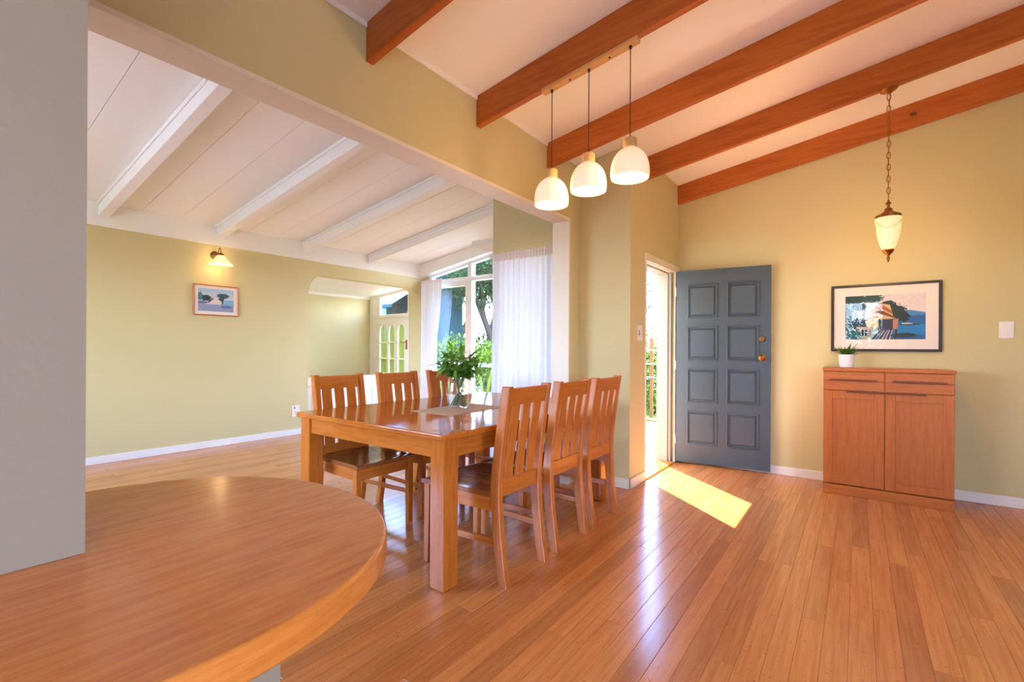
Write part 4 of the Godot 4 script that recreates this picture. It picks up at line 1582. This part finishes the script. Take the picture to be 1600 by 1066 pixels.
func build_lamps() -> void:
	# three opal shades on one timber bar under the second beam
	var d := 2.377
	var lo := func(r: float) -> float: return ceil_y(r) - 0.196
	var t := thing("pendant_light", "row of three white opal glass pendant shades hanging from a pale timber bar", "pendant light", P(-1.224, lo.call(-1.224), d))
	var o := t.position
	var bar := PackedVector2Array([Vector2(-1.526 - o.x, lo.call(-1.526) - 0.022 - o.y), Vector2(-0.936 - o.x, lo.call(-0.936) - 0.022 - o.y), Vector2(-0.936 - o.x, lo.call(-0.936) - 0.0005 - o.y), Vector2(-1.526 - o.x, lo.call(-1.526) - 0.0005 - o.y)])
	var g := Geo.new()
	g.extrude(bar, -0.027, 0.027, 0.003)
	obj("mounting_bar", g, M.pale_wood, t)
	for r in [-1.345, -1.10]:
		obj("bar_screw", ball(0.006, Vector3(r - o.x, lo.call(r) - 0.023 - o.y, 0)), M.black_cord, t)
	var rr := [-1.466, -1.224, -0.980]
	var tops := [2.238, 2.274, 2.296]
	for k in 3:
		var x: float = rr[k] - o.x
		var top: float = tops[k] - o.y
		g = Geo.new()
		g.tube([Vector3(x, lo.call(rr[k]) - 0.03 - o.y, 0), Vector3(x, top, 0)], 0.0028, 8)
		g.lathe([Vector2(0.0028, 0.0), Vector2(0.008, 0.0), Vector2(0.008, 0.014), Vector2(0.0028, 0.018)], 12, Transform3D(Basis.IDENTITY, Vector3(x, lo.call(rr[k]) - 0.038 - o.y, 0)))
		obj("cord", g, M.black_cord, t)
		g = Geo.new()
		g.lathe([Vector2(0.0, 0.0), Vector2(0.034, 0.0), Vector2(0.0355, -0.003), Vector2(0.0355, -0.052), Vector2(0.034, -0.056), Vector2(0.0, -0.056)], 28, Transform3D(Basis.IDENTITY, Vector3(x, top, 0)))
		obj("lamp_cap", g, M.pale_wood, t)
		var prof := [Vector2(0.0345, -0.050), Vector2(0.050, -0.060), Vector2(0.070, -0.078), Vector2(0.086, -0.102), Vector2(0.096, -0.130), Vector2(0.101, -0.160), Vector2(0.1015, -0.190), Vector2(0.099, -0.2075), Vector2(0.0965, -0.2085), Vector2(0.0955, -0.205), Vector2(0.0975, -0.190), Vector2(0.097, -0.160), Vector2(0.092, -0.132), Vector2(0.082, -0.105), Vector2(0.066, -0.082), Vector2(0.046, -0.066), Vector2(0.03, -0.058)]
		g = Geo.new()
		g.lathe(smooth(prof, 4), 48, Transform3D(Basis.IDENTITY, Vector3(x, top, 0)))
		obj("lamp_shade", g, M.opal_glass, t)
		obj("light_bulb", ball(0.032, Vector3(x, top - 0.135, 0)), M.bulb_glow, t)
		omni(t, Vector3(x, top - 0.135, 0), LAMP, Color(1.0, 0.80, 0.56), 0.03)
	# hanging lantern with chain
	var hy := ceil_y(0.163) - 0.196
	t = thing("hanging_lantern", "antique brass lantern with frosted glass bowl hanging on a chain", "lantern", P(0.163, 2.0, 4.162))
	o = t.position
	g = Geo.new()
	g.lathe([Vector2(0.0, 0.0), Vector2(0.05, 0.0), Vector2(0.052, -0.006), Vector2(0.046, -0.012), Vector2(0.030, -0.020), Vector2(0.012, -0.030), Vector2(0.006, -0.036), Vector2(0.0, -0.036)], 28, Transform3D(Basis(Vector3.BACK, 0.157), Vector3(0, hy - 0.003 - o.y, 0)))
	obj("canopy", g, M.bronze, t)
	g = Geo.new()
	var y := hy - 0.035 - o.y
	var k := 0
	while y > 0.235:
		var loop := []
		var ax := Vector3.RIGHT if k % 2 == 0 else Vector3.BACK
		for q in 18:
			var a := TAU * q / 18
			loop.append(Vector3(0, y - 0.024 + cos(a) * 0.024, 0) + ax * sin(a) * 0.0105)
		g.tube(loop, 0.0026, 6, true)
		y -= 0.0405
		k += 1
	g.tube([Vector3(0.005, hy - 0.03 - o.y, 0.004), Vector3(-0.003, 0.5, -0.003), Vector3(0.0, 0.2, 0)], 0.0018, 6)
	obj("chain", g, M.bronze, t)
	g = Geo.new()
	g.lathe([Vector2(0.0, 0.225), Vector2(0.006, 0.222), Vector2(0.008, 0.21), Vector2(0.016, 0.203), Vector2(0.017, 0.197), Vector2(0.009, 0.192), Vector2(0.008, 0.172), Vector2(0.018, 0.166), Vector2(0.022, 0.158), Vector2(0.022, 0.150), Vector2(0.030, 0.142), Vector2(0.046, 0.130), Vector2(0.060, 0.124), Vector2(0.065, 0.120), Vector2(0.066, 0.098), Vector2(0.062, 0.095), Vector2(0.0, 0.095)], 36)
	for q in 16:
		var a := TAU * q / 16
		g.tube([Vector3(cos(a) * 0.066, 0.118, sin(a) * 0.066), Vector3(cos(a) * 0.068, 0.108, sin(a) * 0.068), Vector3(cos(a) * 0.066, 0.098, sin(a) * 0.066)], 0.006, 6)
	obj("crown", g, M.bronze, t)
	g = Geo.new()
	g.lathe([Vector2(0.060, 0.098), Vector2(0.0745, 0.098), Vector2(0.0755, 0.09), Vector2(0.070, 0.05), Vector2(0.065, 0.0), Vector2(0.058, -0.045), Vector2(0.045, -0.09), Vector2(0.032, -0.122), Vector2(0.029, -0.122), Vector2(0.042, -0.09), Vector2(0.055, -0.045), Vector2(0.062, 0.0), Vector2(0.067, 0.05), Vector2(0.071, 0.09)], 56)
	obj("glass_bowl", g, M.amber_glass, t)
	g = Geo.new()
	for q in 3:
		var a0 := TAU * q / 3 + 0.5
		var pts := []
		for e in 9:
			var u := e / 8.0
			var a := a0 + u * TAU / 3
			var hh := 0.062 - 0.045 * sin(PI * u)
			var rad := 0.0665 + (hh / 0.062) * 0.006
			pts.append(Vector3(cos(a) * rad, hh, sin(a) * rad))
		g.tube(pts, 0.0013, 5)
		g.tube([Vector3(cos(a0) * 0.070, 0.062, sin(a0) * 0.070), Vector3(cos(a0) * 0.078, 0.062, sin(a0) * 0.078)], 0.004, 6)
	obj("swag_chain", g, M.bronze, t)
	g = Geo.new()
	g.lathe([Vector2(0.0, -0.118), Vector2(0.033, -0.118), Vector2(0.036, -0.123), Vector2(0.030, -0.134), Vector2(0.018, -0.150), Vector2(0.008, -0.160), Vector2(0.005, -0.166), Vector2(0.008, -0.172), Vector2(0.0095, -0.184), Vector2(0.006, -0.198), Vector2(0.003, -0.206), Vector2(0.0, -0.208)], 28)
	obj("finial", g, M.bronze, t)
	obj("light_bulb", ball(0.03, Vector3(0, -0.02, 0)), M.bulb_glow, t)
	omni(t, Vector3(0, -0.02, 0), LANTERN, Color(1.0, 0.83, 0.58), 0.03)
	# wall lamp over the small picture
	t = thing("wall_lamp", "brass wall lamp with flared pale glass shade on the long wall", "wall lamp", P(LEFT, 2.265, 2.395), PI / 2)
	# local: +z out of the wall, +x away from the window side
	g = Geo.new()
	var out := Transform3D(Vector3(1, 0, 0), Vector3(0, 0, 1), Vector3(0, -1, 0), Vector3.ZERO)
	g.lathe([Vector2(0.0, 0.0), Vector2(0.050, 0.0), Vector2(0.050, 0.006), Vector2(0.042, 0.014), Vector2(0.030, 0.018), Vector2(0.022, 0.028), Vector2(0.010, 0.034), Vector2(0.0, 0.034)], 28, out)
	obj("back_plate", g, M.brass, t)
	g = Geo.new()
	g.tube([Vector3(0, 0, 0.03), Vector3(0, -0.012, 0.06), Vector3(0, -0.002, 0.088), Vector3(0, 0.035, 0.100), Vector3(0, 0.066, 0.118), Vector3(0, 0.074, 0.142), Vector3(0, 0.060, 0.160), Vector3(0, 0.03, 0.165), Vector3(0, 0.0, 0.165)], 0.0055, 10)
	obj("arm", g, M.brass, t)
	var sx := Transform3D(Basis.IDENTITY, Vector3(0, 0, 0.165))
	g = Geo.new()
	g.lathe([Vector2(0.0, 0.012), Vector2(0.014, 0.012), Vector2(0.020, 0.006), Vector2(0.030, 0.002), Vector2(0.032, -0.010), Vector2(0.030, -0.026), Vector2(0.0, -0.026)], 28, sx)
	obj("lamp_cap", g, M.brass, t)
	g = Geo.new()
	var outer := []
	for e in [[0.028, -0.016], [0.042, -0.026], [0.056, -0.045], [0.074, -0.072], [0.100, -0.100], [0.126, -0.124], [0.1275, -0.126], [0.124, -0.1255], [0.098, -0.103], [0.071, -0.075], [0.053, -0.048], [0.039, -0.030], [0.028, -0.022]]:
		outer.append(Vector2(e[0], e[1]))
	g.lathe(outer, 40, sx)
	obj("lamp_shade", g, M.sconce_glass, t)
	obj("light_bulb", ball(0.026, Vector3(0, -0.075, 0.165)), M.bulb_glow, t)
	omni(t, Vector3(0, -0.075, 0.165), SCONCE, Color(1.0, 0.84, 0.60), 0.025)
	# unseen ceiling lights added behind the camera as fill light
	for e in [[-0.3, -1.5, "round opal fill light added behind the camera, near the grey counter wall"], [2.6, -1.0, "round opal fill light added behind the camera, near the right hand kitchen window"]]:
		t = thing("added_ceiling_light", e[2], "ceiling light", P(e[0], ceil_y(e[0]) - 0.06, e[1]), 0.0, "added kitchen fill lights")
		g = Geo.new()
		g.lathe([Vector2(0.0, 0.075), Vector2(0.12, 0.075), Vector2(0.125, 0.02), Vector2(0.12, 0.0), Vector2(0.0, 0.0)], 28)
		obj("base", g, M.plastic_white, t)
		g = Geo.new()
		g.lathe([Vector2(0.150, 0.0), Vector2(0.152, -0.02), Vector2(0.14, -0.06), Vector2(0.10, -0.09), Vector2(0.05, -0.105), Vector2(0.0, -0.11)], 32)
		obj("lamp_shade", g, M.opal_glass, t)
		omni(t, Vector3(0, -0.05, 0), KITCHEN_FILL, Color(1.0, 0.84, 0.64), 0.1)


# ------------------------------------------------------------------ curtains
func curtain(width_top: Array, width_low: Array, y0: float, y1: float, d: float, folds: int, amp: float, seed_: int) -> Geo:
	var g := Geo.new()
	var nx := folds * 10
	var ny := 16
	var r := RandomNumberGenerator.new()
	r.seed = seed_
	var ph := []
	for k in folds + 1:
		ph.append([r.randf_range(0.6, 1.2), r.randf_range(-0.2, 0.2)])
	var pt := func(i: int, j: int) -> Vector3:
		var u := float(i) / nx
		var v := float(j) / ny
		var fo := u * folds
		var k0 := int(fo)
		var a: float = lerpf(ph[mini(k0, folds)][0], ph[mini(k0 + 1, folds)][0], fo - k0)
		var gather := lerpf(0.45, 1.0, minf(1.0, (1.0 - v) * 4.0))
		var s := sin(fo * TAU + 0.5 * sin(v * 2.0 + k0))
		var bulge := pow(sin(PI * (1.0 - v)), 1.0) if width_low[1] - width_low[0] < (width_top[1] - width_top[0]) * 0.8 else 0.0
		var e := 1.0 - v
		e = e * e * (3 - 2 * e)
		var ra := lerpf(width_top[0], width_low[0], e)
		var rb := lerpf(width_top[1], width_low[1], e)
		return P(lerpf(ra, rb, u), lerpf(y0, y1, v), d + s * amp * a * gather)
	var P0 := []
	for j in ny + 1:
		var row := []
		for i in nx + 1:
			row.append(pt.call(i, j))
		P0.append(row)
	var nor := func(i: int, j: int) -> Vector3:
		var du: Vector3 = P0[j][mini(i + 1, nx)] - P0[j][maxi(i - 1, 0)]
		var dv: Vector3 = P0[mini(j + 1, ny)][i] - P0[maxi(j - 1, 0)][i]
		return du.cross(dv).normalized()
	for j in ny:
		for i in nx:
			g.quad(P0[j][i], P0[j][i + 1], P0[j + 1][i + 1], P0[j + 1][i], nor.call(i, j), nor.call(i + 1, j), nor.call(i + 1, j + 1), nor.call(i, j + 1))
	return g


func build_curtains() -> void:
	var t := thing("net_curtain", "wide white net curtain hanging in soft folds on the porch window", "curtain")
	obj("cloth", curtain([-3.135, -2.215], [-3.15, -2.215], 0.03, 2.10, 3.895, 13, 0.022, 4), M.sheer, t)
	obj("heading_tape", curtain([-3.135, -2.215], [-3.135, -2.215], 2.095, 2.18, 3.895, 26, 0.010, 5), M.header_tape, t)
	var g := Geo.new()
	g.tube([P(-3.165, 2.155, 3.926), P(-2.20, 2.155, 3.926)], 0.009, 10)
	g.tube([P(-3.165, 2.155, 3.926), P(-3.185, 2.155, 3.926)], 0.016, 10)
	g.tube([P(-3.12, 2.155, 3.926), P(-3.12, 2.155, 3.95)], 0.006, 8)
	g.tube([P(-2.25, 2.155, 3.926), P(-2.25, 2.155, 3.95)], 0.006, 8)
	var o := obj("curtain_rod", g, M.white_gloss)
	tag(o, "white curtain rod carrying the wide net curtain", "curtain rod")
	t = thing("net_curtain", "narrow white net curtain at the left edge of the garden window", "curtain")
	obj("cloth", curtain([-6.11, -5.60], [-6.12, -5.86], 0.03, 2.30, 5.625, 9, 0.020, 8), M.sheer, t)
	obj("heading_tape", curtain([-6.11, -5.60], [-6.11, -5.60], 2.295, 2.345, 5.625, 18, 0.010, 9), M.header_tape, t)
	g = Geo.new()
	g.tube([P(-6.118, 2.325, 5.652), P(-4.52, 2.325, 5.652)], 0.009, 10)
	for r in [-5.56, -4.7]:
		g.tube([P(r, 2.325, 5.652), P(r, 2.325, 5.70)], 0.006, 8)
	o = obj("curtain_rod", g, M.white_gloss)
	tag(o, "white curtain rod across the garden window", "curtain rod")


# ------------------------------------------------------------------ outside
func build_outside() -> void:
	var g := Geo.new()
	g.rbox(-60, 40, -0.5, -0.16, -40, 60, 0.0)
	struct("ground", g, M.ground_soil, "dry ground outside the house", "ground")
	struct("porch_path", gbox(-3.0, -1.72, -0.159, -0.04, 3.95, 7.1, 0.01), M.porch_concrete, "pale sunlit concrete porch outside the open door", "path")
	struct("lawn", gbox(-14.0, 4.0, -0.159, -0.13, 8.6, 11.2, 0.01), M.lawn_green, "strip of lawn beyond the porch", "lawn")
	struct("road", gbox(-30.0, 20.0, -0.159, -0.135, 11.9, 14.6, 0.01), M.asphalt, "pale street beyond the lawn", "road")
	struct("bounce_slab", gbox(-2.4, 9.0, -0.159, -0.06, -10.0, -3.56, 0.01), M.porch_concrete, "pale concrete slab added outside the kitchen end to bounce sunlight indoors", "bounce_slab")  # this and the next two slabs are added, reflecting sun onto the ceilings
	struct("bounce_slab", gbox(3.56, 9.0, -0.159, -0.06, -3.55, 5.0, 0.01), M.porch_concrete, "pale concrete slab added along the right side of the house to bounce sunlight indoors", "bounce_slab")
	struct("bounce_slab", gbox(-9.0, -2.41, -0.159, -0.06, -8.0, -1.16, 0.01), M.porch_concrete, "pale concrete slab added outside the hidden end of the living room to bounce sunlight indoors", "bounce_slab")
	struct("added_awning", gbox(-3.6, -2.5, 2.36, 2.42, 4.095, 4.8, 0.005), M.living_white, "flat white awning added out of view to keep the sun off the net curtain", "awning")  # unseen sun blocker added to shade the curtain evenly
	# eaves
	struct("roof_eave", sloped(-6.5, -4.4, living_y(-6.5) + 0.02, living_y(-4.4) + 0.02, living_y(-6.5) + 0.14, living_y(-4.4) + 0.14, 5.901, 6.05), M.living_white, "white roof overhang above the garden window", "roof")


func leaves(at: Array, spread: float, count: int, l: float, w: float, m: Material, parent: Node3D, seed_: int, up := 0.2) -> void:
	var r := RandomNumberGenerator.new()
	r.seed = seed_
	var mm := MultiMesh.new()
	mm.transform_format = MultiMesh.TRANSFORM_3D
	mm.mesh = leaf_mesh(l, w, 0.25, Color(1, 1, 1), 3)
	mm.instance_count = count
	for i in count:
		var c: Vector3 = at[r.randi() % at.size()]
		var v := Vector3(r.randfn(), r.randfn() * 0.8, r.randfn())
		v = v.normalized() * pow(r.randf(), 0.4) * spread
		var dir := (v.normalized() + Vector3(r.randf_range(-0.7, 0.7), r.randf_range(-0.6, 0.6) + up, r.randf_range(-0.7, 0.7))).normalized()
		mm.set_instance_transform(i, aim(c + v, dir, r.randf_range(-0.8, 0.8)).scaled_local(Vector3.ONE * r.randf_range(0.7, 1.25)))
	var o := MultiMeshInstance3D.new()
	o.name = "foliage"
	o.multimesh = mm
	o.material_override = m
	o.set_meta("kind", "stuff")
	parent.add_child(o, true)


# limbs that fork from the foot; the tips come back
func limbs(g: Geo, a: Vector3, dir: Vector3, l: float, rad: float, depth: int, r: RandomNumberGenerator, tips: Array, spread := 0.55) -> void:
	var pts := [a]
	var p := a
	var d := dir
	for k in 4:
		d = (d + Vector3(r.randf_range(-0.15, 0.15), 0.05, r.randf_range(-0.15, 0.15))).normalized()
		p += d * l / 4
		pts.append(p)
	g.tube(pts, [rad, rad * 0.92, rad * 0.85, rad * 0.78, rad * 0.7], 7)
	if depth == 0:
		tips.append(p)
		return
	if depth == 1:
		tips.append(p)
	var n := 3 if depth > 1 else 2
	var ph := r.randf() * TAU
	for k in n:
		var side := Vector3(cos(ph + TAU * k / n), 0.25, sin(ph + TAU * k / n))
		limbs(g, p, (d + side * spread).normalized(), l * r.randf_range(0.62, 0.82), rad * 0.66, depth - 1, r, tips, spread)


func shrub(called: String, label: String, at: Vector3, w: float, h: float, m: Material, n: int, l: float, seed_: int, group := "") -> void:
	var t := thing(called, label, "shrub", at, 0.0, group)
	var r := RandomNumberGenerator.new()
	r.seed = seed_
	var g := Geo.new()
	var c := []
	for k in 9:
		var a := TAU * k / 9
		var e := Vector3(cos(a) * w * 0.33 * r.randf_range(0.5, 1.0), h * r.randf_range(0.3, 0.8), sin(a) * w * 0.33 * r.randf_range(0.5, 1.0))
		c.append(e)
		g.tube([Vector3(e.x * 0.1, 0, e.z * 0.1), e * 0.5 + Vector3(0, 0.05, 0), e], [0.02, 0.014, 0.006], 6)
	obj("stem", g, M.bark, t)
	leaves(c, minf(w, h) * 0.36, n, l, l * 0.42, m, t, seed_)


func tree(called: String, label: String, at: Vector3, h: float, rad: float, m: Material, n: int, l: float, spread: float, seed_: int, fork := 0.55) -> void:
	var t := thing(called, label, "tree", at)
	var r := RandomNumberGenerator.new()
	r.seed = seed_
	var g := Geo.new()
	var tips := []
	limbs(g, Vector3.ZERO, Vector3(0.05, 1, 0.03).normalized(), h * 0.36, rad, 3, r, tips, fork)
	obj("trunk", g, M.bark, t)
	leaves(tips, spread, n, l, l * 0.4, m, t, seed_ + 1)


func build_garden() -> void:
	var y := -0.16
	# seen through the open door
	var t := thing("conifer", "dark bare-limbed conifer against the sky, seen through the doorway", "tree", P(-5.72, y, 14.9))
	var r := RandomNumberGenerator.new()
	r.seed = 12
	var g := Geo.new()
	g.tube([Vector3.ZERO, Vector3(0, 3, 0), Vector3(0.05, 6.5, 0)], [0.13, 0.09, 0.02], 10)
	var tips := []
	for k in 30:
		var hh := 1.9 + k * 0.15
		var an := k * 2.4
		var len := 1.35 * (1.0 - (hh - 1.9) / 5.2) + 0.2
		var o := Vector3(cos(an), 0.32, sin(an))
		var p0 := Vector3(0, hh, 0)
		g.tube([p0, p0 + o * len * 0.5, p0 + o * len + Vector3.UP * 0.12 * len], [0.028, 0.018, 0.006], 6)
		for q in 4:
			tips.append(p0 + o * len * (0.4 + 0.2 * q) + Vector3.UP * 0.05)
	obj("trunk", g, M.bark, t)
	leaves(tips, 0.17, 5000, 0.13, 0.016, M.leaf_blue, t, 13, 0.5)
	shrub("golden_shrub", "bright yellow green shrub top seen through the doorway", P(-3.62, y, 10.0), 1.5, 1.75, M.leaf_bright, 2600, 0.10, 21)
	shrub("dark_shrub", "dark green hedge shrub below the bright shrub in the doorway view", P(-4.3, y, 11.5), 2.2, 1.5, M.leaf_dark, 2600, 0.10, 22)
	shrub("low_shrub", "low yellow green garden bush beside the doorway path", P(-3.30, y, 9.4), 0.6, 0.55, M.leaf_bright, 900, 0.07, 23)
	shrub("low_shrub", "small leafy clump on the stones outside the doorway", P(-2.55, y, 8.75), 0.38, 0.30, M.leaf_bright, 400, 0.05, 24)
	t = thing("wire_fence", "timber post and wire fence seen through the doorway", "fence", P(-3.2, y, 8.9))
	for k in [-1, 0, 1]:
		obj("post", _box(Vector3(k * 1.3 - 0.01, 0.78, 0), Vector3(0.055, 1.56, 0.055), 0.006), M.fence_wood, t)
	for yy in [0.82, 1.08, 1.34]:
		g = Geo.new()
		g.tube([Vector3(-1.37, yy, 0.045), Vector3(1.23, yy - 0.03, 0.045)], 0.008, 6)
		obj("wire", g, M.plastic_white, t)
	# stones by the porch
	rng.seed = 31
	for k in 15:
		g = Geo.new()
		var rx := rng.randf_range(0.10, 0.2)
		var prof := [Vector2(0.0, rx * 0.45), Vector2(rx * 0.6, rx * 0.38), Vector2(rx * 0.95, rx * 0.12), Vector2(rx, -0.02), Vector2(rx * 0.8, -0.05)]
		prof.reverse()
		g.lathe(prof, 9, Transform3D(Basis(Vector3.UP, rng.randf() * 6.0).scaled(Vector3(1.0, 0.7, rng.randf_range(0.6, 1.0))), Vector3.ZERO), 0.2)
		var o := obj("garden_stone", g, M.stone)
		o.position = P(-3.25 + (k % 5) * 0.40 + (int(k / 5) % 2) * 0.15, y + 0.02, 7.40 + int(k / 5) * 0.40)
		tag(o, "grey garden stone in the bed beyond the porch concrete", "stone", "stones beyond the porch")
	# seen through the garden window
	tree("garden_tree", "dark trunked leafy tree in the right pane of the garden window", P(-9.2, y, 11.2), 4.4, 0.15, M.leaf_dark, 9000, 0.125, 0.62, 41)
	tree("garden_tree", "taller dark green tree standing behind the garden window view", P(-14.0, y, 17.0), 5.6, 0.16, M.leaf_dark, 8000, 0.15, 0.75, 43)
	t = thing("young_pine", "thin young pine with short level branches in the left window pane", "tree", P(-11.3, y, 12.6))
	g = Geo.new()
	g.tube([Vector3.ZERO, Vector3(0, 2.2, 0), Vector3(0, 4.4, 0)], [0.07, 0.05, 0.015], 8)
	tips = []
	for k in 10:
		var hh := 1.6 + k * 0.28
		for q in 4:
			var an := q * PI / 2 + k * 0.6
			var o := Vector3(cos(an), 0.12, sin(an))
			var ln := 0.55 - 0.035 * k
			g.tube([Vector3(0, hh, 0), Vector3(0, hh, 0) + o * ln], [0.018, 0.005], 5)
			tips.append(Vector3(0, hh, 0) + o * ln * 0.8)
	obj("trunk", g, M.bark, t)
	leaves(tips, 0.13, 700, 0.12, 0.018, M.leaf_blue, t, 44, 0.6)
	shrub("golden_shrub", "yellow green bush below the tree in the garden window", P(-7.55, y, 9.75), 1.7, 1.45, M.leaf_bright, 5200, 0.09, 51)
	shrub("golden_shrub", "yellow green bush low in the left garden window pane", P(-9.15, y, 9.6), 1.5, 1.6, M.leaf_bright, 4600, 0.09, 52)
	shrub("round_shrub", "rounded mid green bush at the right of the garden window view", P(-8.0, y, 11.3), 1.5, 2.2, M.leaf_mid, 5000, 0.10, 53)
	shrub("dark_shrub", "dark hedge shrub closing the garden behind the window", P(-11.6, y, 13.6), 3.0, 2.1, M.leaf_dark, 7000, 0.12, 54)
	# spiky clump under the window
	rng.seed = 61
	for e in [[-6.35, 7.7, "spiky yellow green flax clump under the garden window, right side"], [-7.75, 7.9, "spiky yellow green flax clump under the garden window, left side"]]:
		t = thing("flax_clump", e[2], "plant", P(e[0], y, e[1]))
		var bl := [leaf_mesh(0.95, 0.045, 0.22, Color(1.0, 1.0, 0.9), 6, 0.55), leaf_mesh(0.8, 0.05, 0.4, Color(0.85, 0.9, 0.8), 6, 0.55)]
		for k in 44:
			var an := k * 2.4 + rng.randf() * 0.5
			var el := rng.randf_range(0.75, 1.4)
			var lf := obj("leaf", bl[k % 2], M.leaf_bright, t)
			lf.transform = aim(Vector3(cos(an), 0, sin(an)) * 0.06, Vector3(cos(an) * cos(el), sin(el), sin(an) * cos(el)), rng.randf_range(-0.4, 0.4)).scaled_local(Vector3.ONE * rng.randf_range(0.8, 1.2))
	# low white rail
	t = thing("garden_rail", "low white timber rail across the garden beyond the window", "rail", P(-7.6, y, 9.0))
	obj("rail", _box(Vector3(0, 0.93, 0), Vector3(3.2, 0.09, 0.04), 0.004), M.white_gloss, t)
	for k in [-1.5, -0.5, 0.5, 1.5]:
		obj("post", _box(Vector3(k, 0.46, -0.03), Vector3(0.08, 0.92, 0.06), 0.004), M.white_gloss, t)
	# hedge outside the alcove door
	shrub("hedge_shrub", "sunlit hedge behind the obscured panes of the alcove door", P(-9.3, y, 7.6), 2.6, 1.95, M.leaf_mid, 6000, 0.10, 71)
	# hedges outside the kitchen end, mirrored in the glass of the large picture
	shrub("kitchen_hedge", "dark hedge outside the kitchen window behind the camera, left half", P(-0.4, y, -6.2), 2.6, 2.2, M.leaf_dark, 2200, 0.16, 72)
	shrub("kitchen_hedge", "dark hedge outside the kitchen window behind the camera, right half", P(1.7, y, -6.6), 2.6, 2.6, M.leaf_dark, 2200, 0.16, 73)
	# neighbour's house
	t = thing("neighbour_house", "dark teal neighbouring house with corrugated metal lean-to roof", "house", P(-13.0, y, 9.4))
	obj("wall", _box(Vector3(-0.4, 1.8, -1.0), Vector3(6.0, 3.6, 2.0), 0.0), M.teal_board, t)
	for k in 24:
		obj("batten", _box(Vector3(-3.3 + k * 0.25, 1.8, 0.012), Vector3(0.035, 3.6, 0.024), 0.003), M.teal_board, t)
	g = Geo.new()
	var ribs := 60
	for k in ribs:
		var x0 := 0.35 + k * 0.045
		var x1 := x0 + 0.045
		var h0 := 0.012 * sin(x0 / 0.09 * TAU)
		var h1 := 0.012 * sin(x1 / 0.09 * TAU)
		for th in [0.0, -0.004]:
			var nn := Vector3(-(h1 - h0) / 0.045, 1.0, 0.55).normalized() * (1.0 if th == 0.0 else -1.0)
			g.flat(Vector3(x0, 3.25 + h0 + th, 0.02), Vector3(x1, 3.25 + h1 + th, 0.02), Vector3(x1, 2.50 + h1 + th, 1.3), Vector3(x0, 2.50 + h0 + th, 1.3), nn)
	obj("roof", g, M.roof_metal, t)
	obj("gutter", _box(Vector3(1.7, 2.46, 1.32), Vector3(2.75, 0.09, 0.08), 0.004), M.teal_board, t)
	for x in [1.05, 1.55, 2.1, 2.65]:
		obj("porch_post", _box(Vector3(x, 1.21, 1.24), Vector3(0.14, 2.42, 0.12), 0.005), M.pale_blue_paint, t)
	# trees far behind, closing the view to all sides
	var far := [[-18.0, 20.0, 6.0, "broad dark tree far behind the neighbouring house"], [-2.0, 24.0, 5.0, "broad dark tree far beyond the street"], [-13.5, 24.0, 4.2, "mid green tree far beyond the street"]]
	var k2 := 0
	for e in far:
		tree("far_tree", e[3], P(e[0], y, e[1]), e[2], 0.2, M.leaf_dark if k2 != 2 else M.leaf_mid, 8000, 0.17, 0.9, 81 + k2)
		k2 += 1
